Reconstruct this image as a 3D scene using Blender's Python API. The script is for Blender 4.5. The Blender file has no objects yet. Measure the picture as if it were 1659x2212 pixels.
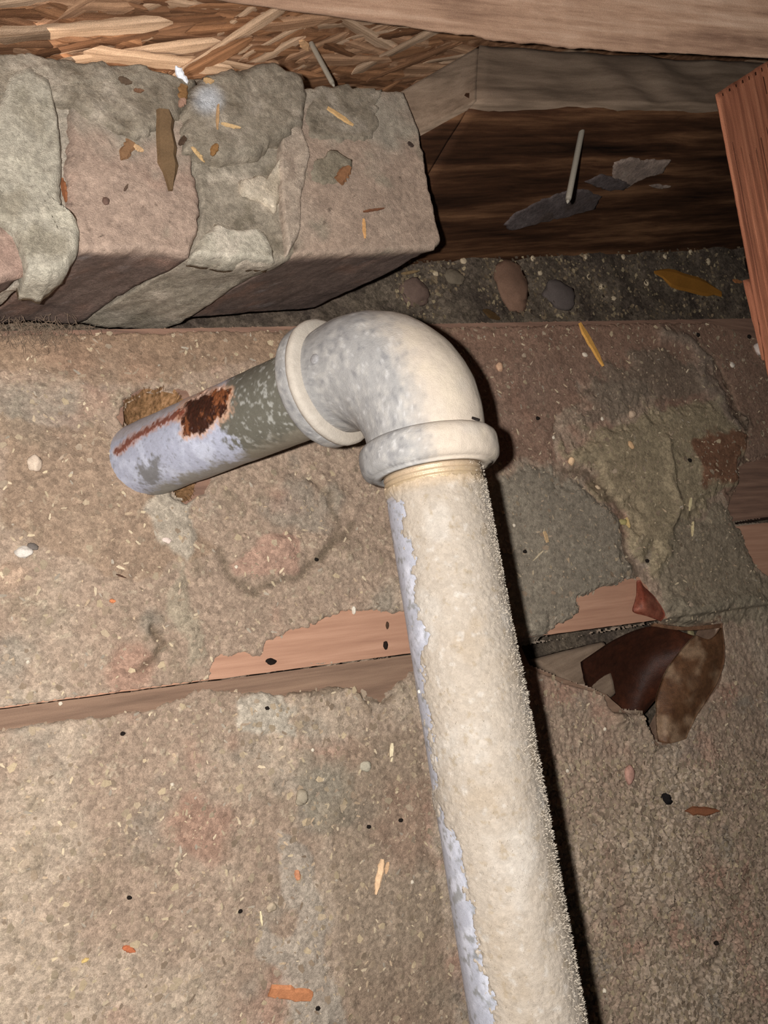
import bpy, bmesh, math, random
import numpy as np
from mathutils import Vector, Matrix, noise as mnoise
random.seed(7); np.random.seed(7)
S = bpy.context.scene
COL = S.collection

# ------------------------------------------------------------------ camera frame
F = 1900.0; CX, CY = 829.5, 1106.0                 # focal length and centre in pixels of the 1659x2212 frame
def nrm(a): a = np.array(a, float); return a/np.linalg.norm(a)
DOWN = nrm((-.62, .27, 1.0))                        # gravity seen from the camera (x right, y down, z forward)
ZW = -DOWN
XW = nrm(np.array((1., 0, 0)) - np.dot((1., 0, 0), ZW)*ZW)
YW = np.cross(ZW, XW)
M3 = np.array([XW, YW, ZW])                         # camera-frame vector -> world
H = 0.454                                           # lens height over the boards
CAM = np.array((0, 0, H))
def c2w(c): return M3 @ np.array(c, float) + CAM
def vd(c): return Vector(M3 @ nrm(c))               # direction
def P(u, v, z): return Vector(c2w((z*(u-CX)/F, z*(v-CY)/F, z)))
def ray(u, v): return M3 @ np.array(((u-CX)/F, (v-CY)/F, 1.0))
def onz(u, v, z=0.0):
    r = ray(u, v); t = (z-H)/r[2]; return Vector(CAM + r*t)
def to_px(V):                                       # world points -> photo pixels, used to lay colour zones on surfaces
    c = (np.asarray(V)-CAM) @ M3
    return CX+F*c[..., 0]/c[..., 2], CY+F*c[..., 1]/c[..., 2]
DN = nrm((-.786, .228, .574))                       # direction of the nipple (and the brick sides)
UP = Vector((0, 0, 1))

cd = bpy.data.cameras.new('camera'); cam = bpy.data.objects.new('camera', cd); COL.objects.link(cam)
cd.sensor_fit = 'VERTICAL'; cd.sensor_height = 36; cd.lens = F/2212*36; cd.clip_start = .01; cd.clip_end = 20
cx, cy, cz = M3[:, 0], -M3[:, 1], -M3[:, 2]
cam.matrix_world = Matrix(((cx[0], cy[0], cz[0], 0), (cx[1], cy[1], cz[1], 0), (cx[2], cy[2], cz[2], H), (0, 0, 0, 1)))
S.camera = cam

w = bpy.data.worlds.new('world'); S.world = w; w.use_nodes = True
w.node_tree.nodes['Background'].inputs[0].default_value = (1, .93, .86, 1)
w.node_tree.nodes['Background'].inputs[1].default_value = .012
S.view_settings.view_transform = 'Standard'; S.view_settings.look = 'None'
S.view_settings.exposure = 0; S.view_settings.gamma = 1; S.view_settings.use_curve_mapping = False

def lamp(name, kind, loc, energy, col, size, target=None):
    l = bpy.data.lights.new(name, kind); o = bpy.data.objects.new(name, l); COL.objects.link(o)
    l.energy = energy; l.color = col
    if kind == 'POINT': l.shadow_soft_size = size
    else: l.size = size
    o.location = loc
    if target is not None: o.rotation_euler = (target-Vector(loc)).to_track_quat('-Z', 'Y').to_euler()
    return o
# the phone's flash, two centimetres left of the lens
lamp('phone_flash', 'POINT', Vector(c2w((-.0165, -.003, -.004))), 13.4, (1.0, .965, .93), .0028)
# daylight entering through the slot behind the bricks
lamp('daylight_slot', 'AREA', P(260, 240, .60), .09, (1.0, .86, .72), .16, P(300, 40, .60))

# ------------------------------------------------------------------ helpers
def s2l(c):
    c = np.asarray(c, float)/255.0
    return np.where(c <= .04045, c/12.92, ((c+.055)/1.055)**2.4)
def _hash(ix, iy, iz, seed):
    n = (ix*374761393 + iy*668265263 + iz*2147483647 + seed*1274126177) & 0x7fffffff
    n = ((n ^ (n >> 13))*1274126177) & 0x7fffffff
    return ((n ^ (n >> 16)) & 0xffff)/65535.0
def vnoise(X, Y, Z=None, seed=0):
    if Z is None: Z = np.zeros_like(X)
    ix, iy, iz = (np.floor(a).astype(np.int64) for a in (X, Y, Z))
    fx, fy, fz = X-ix, Y-iy, Z-iz
    fx, fy, fz = (f*f*(3-2*f) for f in (fx, fy, fz))
    r = 0
    for dx in (0, 1):
        for dy in (0, 1):
            for dz in (0, 1):
                r = r + _hash(ix+dx, iy+dy, iz+dz, seed)*(fx if dx else 1-fx)*(fy if dy else 1-fy)*(fz if dz else 1-fz)
    return r*2-1
def fbm(X, Y, Z=None, sc=1., octv=4, seed=0, gain=.5):
    X, Y = np.asarray(X, float)*sc, np.asarray(Y, float)*sc; Z = None if Z is None else np.asarray(Z, float)*sc
    r = 0; a = 1; t = 0
    for k in range(octv):
        r = r+a*vnoise(X, Y, Z, seed+k*17); t += a; a *= gain
        X, Y = X*2.03+11.3, Y*2.03+7.1
        if Z is not None: Z = Z*2.03+3.7
    return r/t*1.6
def f3(V, sc, octv=4, seed=0, gain=.5): return fbm(V[:, 0], V[:, 1], V[:, 2], sc, octv, seed, gain)
def sdf(U, V, poly):                                # signed distance to a closed outline, negative inside
    d = np.full(U.shape, 1e9); ins = np.zeros(U.shape, bool); n = len(poly)
    for i in range(n):
        ax, ay = poly[i]; bx, by = poly[(i+1) % n]
        ex, ey = bx-ax, by-ay; wx, wy = U-ax, V-ay
        t = np.clip((wx*ex+wy*ey)/(ex*ex+ey*ey), 0, 1)
        d = np.minimum(d, (wx-ex*t)**2+(wy-ey*t)**2)
        c = ((ay <= V) != (by <= V))
        with np.errstate(divide='ignore', invalid='ignore'):
            xi = ax+(V-ay)/(by-ay if by != ay else 1e-9)*ex
        ins ^= c & (U < xi)
    d = np.sqrt(d); return np.where(ins, -d, d)
def dline(U, V, pts):
    d = np.full(U.shape, 1e9)
    for (ax, ay), (bx, by) in zip(pts[:-1], pts[1:]):
        ex, ey = bx-ax, by-ay; wx, wy = U-ax, V-ay
        t = np.clip((wx*ex+wy*ey)/(ex*ex+ey*ey), 0, 1)
        d = np.minimum(d, (wx-ex*t)**2+(wy-ey*t)**2)
    return np.sqrt(d)
def sm(x, a, b):                                    # smoothstep, works with a > b too
    t = np.clip((x-a)/(b-a), 0, 1); return t*t*(3-2*t)
def mix(c, d, m):
    return c*(1-m[..., None])+np.asarray(d)*m[..., None]

def np_mesh(name, V, Fc, mat, parent=None, col=None, smooth=True):
    me = bpy.data.meshes.new(name); V = np.asarray(V, np.float32); Fc = np.asarray(Fc, np.int32)
    me.vertices.add(len(V)); me.vertices.foreach_set('co', V.ravel())
    k = Fc.shape[1]; me.loops.add(Fc.size); me.loops.foreach_set('vertex_index', Fc.ravel())
    me.polygons.add(len(Fc)); me.polygons.foreach_set('loop_start', np.arange(0, Fc.size, k, dtype=np.int32))
    me.polygons.foreach_set('loop_total', np.full(len(Fc), k, np.int32))
    me.polygons.foreach_set('use_smooth', np.full(len(Fc), smooth, bool))
    if col is not None:
        a = me.color_attributes.new('tint', 'FLOAT_COLOR', 'POINT')
        c = np.ones((len(V), 4), np.float32); c[:, :3] = np.clip(col, 0, 1); a.data.foreach_set('color', c.ravel())
    me.update(calc_edges=True); me.validate()
    me.materials.append(mat)
    o = bpy.data.objects.new(name, me); COL.objects.link(o); o.parent = parent
    return o
def tag(o, label=None, cat=None, group=None, kind=None):
    if label: o['label'] = label
    if cat: o['category'] = cat
    if group: o['group'] = group
    if kind: o['kind'] = kind
    return o
def empty(name, loc, label=None, cat=None, group=None, kind=None):
    o = bpy.data.objects.new(name, None); COL.objects.link(o); o.location = loc; o.empty_display_size = .01
    return tag(o, label, cat, group, kind)
def adopt(child, root):                             # parent keeping world placement (roots are unrotated)
    child.parent = root; child.matrix_parent_inverse = Matrix.Translation(-Vector(root.location))

def material(name, base=None, rough=.9, bump=.3, scale=900., mott=.18, fine=2600., spec=.25, metal=0., vor=None, axes=None):
    """procedural surface: tint (vertex colour or flat) x noise, with fine relief"""
    m = bpy.data.materials.new(name); m.use_nodes = True; nt = m.node_tree; N = nt.nodes; L = nt.links
    b = N['Principled BSDF']; b.inputs['Roughness'].default_value = rough; b.inputs['Metallic'].default_value = metal
    b.inputs['Specular IOR Level'].default_value = spec
    tc = N.new('ShaderNodeTexCoord'); vec = tc.outputs['Object']
    if axes:
        cmb = N.new('ShaderNodeCombineXYZ')
        for i, (ax, s) in enumerate(axes):
            d = N.new('ShaderNodeVectorMath'); d.operation = 'DOT_PRODUCT'; d.inputs[1].default_value = tuple(Vector(ax)*s)
            L.new(vec, d.inputs[0]); L.new(d.outputs['Value'], cmb.inputs[i])
        vec = cmb.outputs[0]
    n1 = N.new('ShaderNodeTexNoise'); n1.inputs['Scale'].default_value = scale if not axes else 1.0
    n1.inputs['Detail'].default_value = 6; n1.inputs['Roughness'].default_value = .65; L.new(vec, n1.inputs['Vector'])
    n2 = N.new('ShaderNodeTexNoise'); n2.inputs['Scale'].default_value = fine; n2.inputs['Detail'].default_value = 3
    L.new(tc.outputs['Object'], n2.inputs['Vector'])
    if base is None:
        at = N.new('ShaderNodeAttribute'); at.attribute_name = 'tint'; src = at.outputs['Color']
    else:
        if len(np.shape(base)) == 2:
            cr = N.new('ShaderNodeValToRGB'); e = cr.color_ramp.elements
            while len(e) < len(base): e.new(.5)
            for i, c in enumerate(base):
                e[i].position = .28+.44*i/(len(base)-1); e[i].color = (*s2l(c), 1)
            L.new(n1.outputs['Fac'], cr.inputs[0]); src = cr.outputs[0]
        else:
            rgb = N.new('ShaderNodeRGB'); rgb.outputs[0].default_value = (*s2l(base), 1); src = rgb.outputs[0]
    def mul(src, nz, amt):
        mr = N.new('ShaderNodeMapRange'); mr.inputs['From Min'].default_value = .3; mr.inputs['From Max'].default_value = .7
        mr.inputs['To Min'].default_value = 1-amt; mr.inputs['To Max'].default_value = 1+amt; L.new(nz.outputs['Fac'], mr.inputs[0])
        v = N.new('ShaderNodeVectorMath'); v.operation = 'SCALE'; L.new(src, v.inputs[0]); L.new(mr.outputs[0], v.inputs['Scale'])
        return v.outputs[0]
    src = mul(src, n1, mott); src = mul(src, n2, mott*.8)
    if vor:                                         # crumb-sized patches, each its own shade
        for sc_, am_, sd_ in ((vor[0], vor[1], 0), (vor[0]*2.3, vor[1]*.7, 5)):
            wn_ = N.new('ShaderNodeVectorMath'); wn_.operation = 'MULTIPLY_ADD'; wn_.inputs[1].default_value = (.004,)*3
            L.new(n1.outputs['Color'], wn_.inputs[0]); L.new(tc.outputs['Object'], wn_.inputs[2])
            vo = N.new('ShaderNodeTexVoronoi'); vo.inputs['Scale'].default_value = sc_; L.new(wn_.outputs[0], vo.inputs['Vector'])
            sx = N.new('ShaderNodeSeparateColor'); L.new(vo.outputs['Color'], sx.inputs[0])
            mr = N.new('ShaderNodeMapRange'); mr.inputs['To Min'].default_value = 1-am_; mr.inputs['To Max'].default_value = 1+am_*1.15; L.new(sx.outputs[0], mr.inputs[0])
            v_ = N.new('ShaderNodeVectorMath'); v_.operation = 'SCALE'; L.new(src, v_.inputs[0]); L.new(mr.outputs[0], v_.inputs['Scale']); src = v_.outputs[0]
    L.new(src, b.inputs['Base Color'])
    ad = N.new('ShaderNodeMath'); ad.operation = 'ADD'; L.new(n1.outputs['Fac'], ad.inputs[0]); L.new(n2.outputs['Fac'], ad.inputs[1])
    bp = N.new('ShaderNodeBump'); bp.inputs['Strength'].default_value = bump; bp.inputs['Distance'].default_value = .0006
    L.new(ad.outputs[0], bp.inputs['Height']); L.new(bp.outputs[0], b.inputs['Normal'])
    return m

def grain(name, base, along, up, rough=.8, bump=.5, mott=.2, sa=14., sb=260., spec=.25):
    a = Vector(along).normalized(); c = a.cross(Vector(up)).normalized(); u = c.cross(a)
    return material(name, base, rough, bump, 1., mott, 2200., spec, axes=[(a, sa), (c, sb), (u, sb)])

def prism(name, top, down, mat, parent=None, step=.0018, rings=None, amp=.0008, namp=45., rag=.0008, tint=None, round_=.003,
          side_amp=None, seed=0, close=True, dome=0.):
    """chunk with a rough top following the closed outline `top` (3-D), sides running along `down` (vector)"""
    top = [Vector(p) for p in top]; c = sum(top, Vector())/len(top)
    n = Vector((0, 0, 0))
    for i in range(len(top)): n += (top[i]-c).cross(top[(i+1) % len(top)]-c)
    n.normalize()
    if n.dot(Vector(down)) > 0: top.reverse(); n = -n
    pts = []
    for i in range(len(top)):
        a, b = top[i], top[(i+1) % len(top)]; k = max(1, int((b-a).length/step))
        for j in range(k): pts.append(a.lerp(b, j/k))
    B = np.array([p[:] for p in pts]); n_ = np.array(n[:]); c_ = np.array(c[:]); N_ = len(B)
    out = B-c_; out /= np.linalg.norm(out, axis=1)[:, None]
    jag = f3(B, 220., 4, seed)*rag+f3(B, 60., 2, seed+5)*rag
    B = B+out*jag[:, None]
    R = np.linalg.norm(B-c_, axis=1).mean()
    M = rings or max(6, int(R/step))
    fr = [0.0]+[ (i/M) for i in range(1, M+1)]
    layers = []
    for f in fr[::-1]:
        if f == 0: continue
        q = c_+(B-c_)*f
        edge = np.linalg.norm(B-c_, axis=1)*(1-f)
        drop = round_*(1-np.sqrt(np.clip(1-(1-np.clip(edge/round_, 0, 1))**2, 0, 1)))
        h = f3(q, namp, 5, seed+9)*amp+f3(q, namp*5, 3, seed+3)*amp*.35-drop+dome*(1-f*f)
        layers.append(q+n_*h[:, None])
    dn = np.array(Vector(down)[:]); L = np.linalg.norm(dn); K = max(2, int(L/(step*2))); sa = amp if side_amp is None else side_amp
    side = []
    for k in range(1, K+1):
        q = layers[0]+dn*(k/K)
        side.append(q+out*(f3(q, namp, 4, seed+9)*sa*1.5+f3(q, namp*4, 3, seed+4)*sa*.5)[:, None]*min(1, k/2)-out*jag[:, None]*min(1, k/5)*.85)
    rows = side[::-1]+layers
    V = np.concatenate(rows+[ (c_+n_*(dome))[None, :]]); nr = len(rows)
    i = np.arange(N_); j = (i+1) % N_; Fs = []
    for r in range(nr-1):
        Fs.append(np.stack([r*N_+i, r*N_+j, (r+1)*N_+j, (r+1)*N_+i], 1))
    Fq = np.concatenate(Fs); lastr = (nr-1)*N_
    tri = np.stack([lastr+i, lastr+j, np.full(N_, len(V)-1), np.full(N_, len(V)-1)], 1)
    me = bpy.data.meshes.new(name)
    faces = [tuple(f) for f in Fq.tolist()]+[tuple(f[:3]) for f in tri.tolist()]
    if close: faces.append(tuple(range(N_))[::-1])
    me.from_pydata(V.tolist(), [], faces); me.polygons.foreach_set('use_smooth', [True]*len(faces))
    if tint is not None:
        cc = tint(V) if callable(tint) else np.tile(s2l(tint), (len(V), 1))
        a = me.color_attributes.new('tint', 'FLOAT_COLOR', 'POINT'); q = np.ones((len(V), 4), np.float32); q[:, :3] = np.clip(cc, 0, 1)
        a.data.foreach_set('color', q.ravel())
    me.materials.append(mat); me.update()
    o = bpy.data.objects.new(name, me); COL.objects.link(o)
    if parent: adopt(o, parent)
    return o

def hit(u, v):
    r = Vector(ray(u, v)).normalized()
    ok, loc, no, i, ob, m = S.ray_cast(bpy.context.evaluated_depsgraph_get(), Vector(CAM), r)
    if not ok: loc = onz(u, v); no = UP
    if no.dot(r) > 0: no = -no
    return loc, no, ob

# ------------------------------------------------------------------ materials
M_dirt = material('dusty_rubble', None, .95, .9, 520., .24, 1900., .15, vor=(330., .17))
M_soil = material('dark_soil', None, .95, .9, 420., .35, 1500., .15, vor=(240., .3))
M_brick = material('old_brick', None, .92, .9, 420., .2, 1800., .2, vor=(420., .10))
M_mortar = material('lime_mortar', None, .95, 1., 420., .2, 2000., .15, vor=(420., .14))
M_zinc = material('galvanised_zinc', None, .48, .25, 500., .10, 2300., .4, .25)
M_cast = material('dusty_cast_iron', None, .8, .35, 420., .07, 2200., .25)
M_dust = material('thick_dust', None, 1., .45, 900., .07, 2600., .05, vor=(480., .07))
M_tint = material('debris', None, .85, .4, 900., .15, 2600., .2)

# ------------------------------------------------------------------ floor: soil, boards
def plank_dir(): return (onz(880, 1410)-onz(0, 1530)).normalized()
PD = plank_dir()
gx = np.linspace(-.42, .75, 260); gy = np.linspace(-.55, .75, 300)
GX, GY = np.meshgrid(gx, gy)
Z = -.060+fbm(GX, GY, sc=30, octv=6, seed=3)*.004
V = np.stack([GX.ravel(), GY.ravel(), Z.ravel()], 1)
nx, ny = len(gx), len(gy)
ii, jj = np.meshgrid(np.arange(ny-1), np.arange(nx-1), indexing='ij'); q = (ii*nx+jj).ravel()
Fg = np.stack([q, q+1, q+1+nx, q+nx], 1)
n = fbm(GX, GY, sc=60, octv=4, seed=8).ravel()
c = mix(np.tile(s2l((112, 100, 86)), (len(V), 1)), s2l((80, 70, 62)), np.clip(.5+n*.7, 0, 1))
floor = tag(np_mesh('floor', V, Fg, M_soil, None, c), 'dark dusty soil under the boards and bricks', None, None, 'structure')

WB = [(150, 108, 84), (170, 128, 102), (186, 142, 114)]
M_plA = grain('salmon_board', [(168, 126, 104), (180, 138, 114), (190, 148, 124)], PD, UP, .9, .25, .05)
M_plB = grain('brown_board', [(120, 96, 80), (134, 108, 90), (144, 118, 98)], PD, UP, .85, .4, .12)
M_plC = grain('dusty_brown_board', [(112, 88, 76), (134, 104, 88), (146, 116, 98)], PD, UP, .85, .4, .12)
M_cut = grain('fresh_cut_wood', [(98, 72, 46), (148, 112, 76), (184, 142, 106)], (0, 0, 1), PD, .85, .7, .2, 30, 500)
def board(name, outline, ztop, th, mat, hole=None):
    from mathutils.geometry import tessellate_polygon
    loops = [[Vector((p[0], p[1], 0)) for p in outline]]+([[Vector((p[0], p[1], 0)) for p in hole]] if hole else [])
    flat = [p for l in loops for p in l]; n_ = len(flat); vs = [(p.x, p.y, ztop) for p in flat]+[(p.x, p.y, ztop-th) for p in flat]; fs = []
    for t in tessellate_polygon(loops):
        nz = (flat[t[1]]-flat[t[0]]).cross(flat[t[2]]-flat[t[0]]).z; t = t if nz > 0 else (t[0], t[2], t[1])
        fs += [tuple(t), (t[2]+n_, t[1]+n_, t[0]+n_)]
    k0 = 0
    for l in loops:
        m_ = len(l); fs += [(k0+i, k0+(i+1) % m_, k0+(i+1) % m_+n_, k0+i+n_) for i in range(m_)]; k0 += m_
    me = bpy.data.meshes.new(name); me.from_pydata(vs, [], fs); me.materials.append(mat)
    o = bpy.data.objects.new(name, me); COL.objects.link(o); o.parent = floor
    return o
def dens(pts, rag=.0004):
    out = []
    for a, b in zip(pts, pts[1:]+pts[:1]):
        a = Vector(a); b = Vector(b); k = max(1, int((b-a).length/.006))
        for j in range(k):
            p = a.lerp(b, j/k); t = mnoise.noise(Vector((p.x, p.y, 0))*160)*rag; out.append((p.x+t, p.y+t))
    return out
Y0 = lambda x: 712-.0171*(x-180)                    # far edge of the boards
Y1 = lambda x: 1129-.12*(x-1600)                    # joint buried under the mortar
Y2 = lambda x: 1530-.1345*x                         # joint in front
def fl(x, y, z=0): p = onz(x, y, z); return (p.x, p.y)
HOLE_C = (352, 962)
def hole_px(k, s=1.): 
    a = 2*math.pi*k/40; r = s*(1+.05*math.sin(5*a)+.04*math.sin(11*a+1))
    x, y = 88*math.cos(a), 130*math.sin(a)
    t = math.radians(-14); return (HOLE_C[0]+r*(x*math.cos(t)-y*math.sin(t)), HOLE_C[1]+r*(x*math.sin(t)+y*math.cos(t)))
hole_w = [fl(*hole_px(k)) for k in range(40)]
board('board', dens([fl(-900, Y0(-900)), fl(2150, Y0(2150)), fl(2150, Y1(2150)-7), fl(1100, Y1(1100)-4), fl(-900, Y1(-900)-300)]), -.0004, .02, M_plC, hole_w)
A2 = dens([fl(-900, Y1(-900)-305), fl(1100, Y1(1100)+4), fl(2150, Y1(2150)+10), fl(2150, Y2(2150)), fl(-900, Y2(-900))])
board('board', A2, 0, .02, M_plA)
board('board', dens([fl(-900, Y2(-900)+1, -.005), fl(1120, Y2(1120)+4, -.005), fl(1145, 1440, -.005), fl(1310, 1500, -.005), fl(1425, 1610, -.005),
      fl(1425, 3100, -.005), fl(-900, 3100, -.005)]), -.005, .022, M_plB)
board('board', dens([fl(1570, Y2(1570)+8, -.005), fl(2150, Y2(2150)+8, -.005), fl(2150, 3000, -.005), fl(1430, 3000, -.005), fl(1430, 1612, -.005)]), -.0052, .022, M_plB)
# splintered bore round the nipple
bmv = []; bf = []
for ri, (s, z) in enumerate(((1.0, .0), (.95, -.003), (.88, -.009), (.60, -.020))):
    for k in range(40):
        p = fl(*hole_px(k, s)); bmv.append((p[0], p[1], z))
for ri in range(3):
    for k in range(40): bf.append((ri*40+k, ri*40+(k+1) % 40, (ri+1)*40+(k+1) % 40, (ri+1)*40+k))
o = np_mesh('bored_hole', bmv, bf, M_cut, floor); o['label'] = 'raw splintered rim of the bored hole'
# splinters standing on the rim
vs = []; fs = []
for k in range(90):
    a = random.uniform(0, 40); p0 = Vector((*fl(*hole_px(a, 1.02)), .0012)); p1 = Vector((*fl(*hole_px(a, random.uniform(.86, .97))), random.uniform(-.004, .001)))
    t = (p1-p0).cross(UP).normalized()*.00025; b = len(vs)
    vs += [p0-t, p0+t, p1, p0+Vector((0, 0, -.0005))]; fs += [(b, b+1, b+2), (b, b+3, b+2), (b+1, b+3, b+2)]
M_spl = material('splinter_dark', (92, 66, 44), .9)
o = np_mesh('splinters', [tuple(v) for v in vs], fs, M_spl, floor, smooth=False); o['kind'] = 'stuff'

# ------------------------------------------------------------------ the layer of dust, mortar crumbs and rubble
st = .00088
gx = np.arange(-.32, .78, st); gy = np.arange(-.42, .36, st)
GX, GY = np.meshgrid(gx, gy)
PU, PV = to_px(np.stack([GX, GY, np.zeros_like(GX)], -1))
wu = fbm(GX, GY, sc=55, octv=5, seed=21)*26; wv = fbm(GX, GY, sc=55, octv=5, seed=22)*26
U = PU+wu; V_ = PV+wv                              # ragged zone edges
fineu = fbm(GX, GY, sc=400, octv=3, seed=23)*6
n1 = fbm(GX, GY, sc=14, octv=4, seed=31); n2 = fbm(GX, GY, sc=60, octv=5, seed=32, gain=.6); n3 = fbm(GX, GY, sc=260, octv=4, seed=33, gain=.65)
n4 = fbm(GX, GY, sc=700, octv=2, seed=34)
below = sm(PV-Y2(PU), -2, 2)                        # in front of the joint, the boards lie lower
right = sm(PU, 1080, 1300)
h = .0018+.0012*n1+.0010*n2
h += n3*.00055+n4*.00025
gran = right*sm(PV, 1480, 1760)
cell = np.abs(fbm(GX, GY, sc=260, octv=3, seed=40, gain=.6))
h += gran*(.0022*(1-cell*1.8)+.0016*n3)
# colours of the stuff, paler toward the lower left, darker in the cracks
def C(*c): return s2l(c)
col = np.tile(C(161, 140, 122), GX.shape+(1,)).astype(float)
col = mix(col, C(178, 160, 141), sm(n1+.25*n2+(1400-PU)/2600.*.6+(PV-1500)/1800., .1, 1.0))
col = mix(col, C(128, 114, 95), sm(n2*.8+n3*.4, .15, .9)*.55)
col = mix(col, C(198, 182, 158), sm(n3+n4*.5, .55, 1.1)*.55)
col = mix(col, C(165, 126, 108), sm(fbm(GX, GY, sc=24, octv=4, seed=51), .35, .9)*.55)
col = mix(col, C(142, 136, 124), sm(fbm(GX, GY, sc=30, octv=4, seed=52), .35, .9)*.5)
def lump(poly, height, color, cs=1., soft=40, smooth=.6, edge=0.):
    global h, col
    d = sdf(U, V_, poly); m = sm(d, 6, -soft)
    h = h*(1-m*smooth)+m*(height+.0018*smooth)
    if edge: h = h+np.exp(-(np.minimum(d, 30)/14.)**2)*edge
    if color is not None: col = mix(col, np.asarray(color)*(1+.12*n2[..., None]+.10*n3[..., None]), sm(d, 4, -10)*cs)
def ridge(pts, wd, ht, color=None, cs=.7):
    global h, col
    d = dline(PU+wu*.5, PV+wv*.5, pts); m = np.exp(-(d/wd)**2); h = h+m*ht
    if color is not None: col = mix(col, color, m*cs)
dusk = C(138, 124, 104)
# brown board showing through thin dust along the far edge
e = sm(V_-Y0(U), 130, 20)
col = mix(col, C(140, 112, 92), e*.75); h = h*(1-.75*e)
lump([(960, 700), (1700, 640), (1720, 1120), (1590, 1115), (1380, 820), (1240, 830), (1200, 1010), (1060, 1000)], .0003, C(138, 108, 92), .75, 30, .75)
lump([(640, 700), (180, 715), (-50, 730), (-50, 800), (250, 830), (600, 790)], .0004, C(146, 122, 100), .6, 40, .5)
# far-left dark grit and pale lumps
lump([(0, 900), (230, 930), (330, 1060), (480, 1180), (330, 1260), (150, 1210), (0, 1130)], .001, C(142, 118, 96), .5, 60, .3)
lump([(60, 1230), (0, 1210), (-60, 1230), (-60, 1290), (10, 1285), (50, 1270)], .002, C(178, 152, 130), .8, 20, .7)
lump([(330, 1050), (430, 1070), (420, 1150), (390, 1230), (350, 1160), (310, 1120)], .0015, C(176, 166, 150), .75, 30, .5)
lump([(380, 1230), (440, 1300), (450, 1420), (400, 1450), (370, 1330)], .0015, C(158, 148, 128), .6, 30, .4)
lump([(540, 1180), (600, 1130), (650, 1170), (640, 1240), (560, 1260), (500, 1240)], .003, C(176, 142, 124), .8, 60, .8)
ridge([(480, 1190), (495, 1245), (560, 1280), (650, 1240), (700, 1200), (760, 1130)], 9, -.0022, C(110, 96, 80))
ridge([(660, 1040), (715, 1070), (722, 1150), (700, 1200)], 9, -.0018, C(112, 98, 82))
ridge([(610, 1050), (700, 1045), (740, 1080)], 16, .0020)
ridge([(335, 1355), (350, 1395), (320, 1430), (295, 1450)], 8, -.0028, C(96, 80, 64))
ridge([(230, 1380), (290, 1360), (340, 1350)], 14, .002)
# the pale mortar below the joint and the greyish vein in the foreground
lump([(520, 1480), (590, 1500), (650, 1540), (640, 1610), (580, 1600), (520, 1570)], .0025, C(184, 174, 158), .85, 40, .5)
lump([(600, 1780), (690, 1850), (720, 2000), (740, 2230), (620, 2260), (600, 2120), (560, 2080), (640, 1980), (590, 1880)], .0012, C(172, 161, 147), .7, 40, .2)
lump([(740, 1600), (900, 1560), (1000, 2260), (760, 2260), (730, 1900)], .0004, C(138, 120, 102), .55, 50, .2)
lump([(640, 1640), (740, 1640), (800, 1760), (700, 1800)], .0008, C(132, 124, 108), .5, 30, .2)
# mortar spill right of the pipe
M1 = [(1045, 1020), (1130, 1010), (1215, 1025), (1290, 1065), (1335, 1130), (1355, 1240), (1310, 1310), (1245, 1320), (1175, 1380), (1120, 1390), (1060, 1250)]
lump(M1, .0030, C(142, 133, 118), .9, 26, .9)
M2 = [(1212, 985), (1285, 920), (1400, 880), (1520, 868), (1590, 925), (1612, 985), (1580, 1060), (1500, 1100), (1460, 1170), (1440, 1230), (1400, 1250), (1370, 1200), (1335, 1110), (1260, 1040)]
lump(M2, .0048, C(154, 140, 114), .9, 34, .85, .0006)
lump([(1480, 945), (1560, 930), (1605, 950), (1590, 1030), (1550, 1060), (1500, 1040)], .0046, C(126, 88, 68), .9, 20, .9)
lump([(1440, 1130), (1580, 1090), (1610, 1160), (1650, 1260), (1700, 1300), (1700, 1360), (1450, 1350), (1400, 1290)], .0025, C(138, 127, 108), .8, 40, .5)
lump([(1240, 860), (1320, 780), (1440, 750), (1520, 800), (1500, 860), (1330, 890), (1250, 930)], .0018, C(118, 106, 92), .7, 26, .1)
ridge([(1430, 725), (1480, 730), (1510, 770), (1515, 830), (1550, 880), (1590, 920)], 17, .004, C(136, 124, 110))
ridge([(1505, 735), (1545, 800), (1570, 860), (1600, 920), (1612, 1000), (1580, 1070)], 5, -.002, C(90, 76, 62))
ridge([(1420, 960), (1430, 1040), (1450, 1090), (1435, 1140)], 10, .003)
ridge([(1215, 1010), (1290, 1050), (1330, 1100), (1350, 1170), (1362, 1240)], 6, -.003, C(96, 80, 66))
ridge([(1440, 990), (1500, 1010), (1530, 1030)], 12, .0015)
ridge([(1405, 1560), (1425, 1700), (1415, 1900)], 4, -.0022, C(96, 84, 68))
ridge([(1640, 1860), (1600, 1960), (1540, 2090), (1500, 2140)], 5, -.0028, C(88, 76, 62))
ridge([(1240, 1730), (1260, 1800), (1180, 1990)], 6, -.001)
ridge([(1380, 1780), (1460, 1850), (1440, 1990), (1350, 1960)], 14, .0018)
ridge([(1430, 1300), (1500, 1320), (1600, 1300), (1660, 1330)], 18, .0035, C(140, 130, 112))
ridge([(1430, 1340), (1500, 1350), (1560, 1345)], 6, .003, C(120, 92, 74))
ridge([(1400, 1270), (1380, 1320)], 6, .001)
# lumps at the mouth of the gap
ridge([(1310, 1500), (1335, 1520), (1340, 1560)], 18, .0045, C(132, 116, 98))
ridge([(1395, 1530), (1410, 1560), (1415, 1600)], 14, .0045, C(134, 118, 98))
ridge([(1340, 1560), (1400, 1590)], 18, .003)
ridge([(700, 1430), (765, 1480), (800, 1450)], 9, .0022)
ridge([(560, 1480), (640, 1500), (770, 1480), (800, 1530)], 10, .0025, C(120, 104, 86))
ridge([(760, 1450), (800, 1510), (860, 1500)], 5, -.003, C(100, 84, 66))
h = np.maximum(h, .0004)
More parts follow.
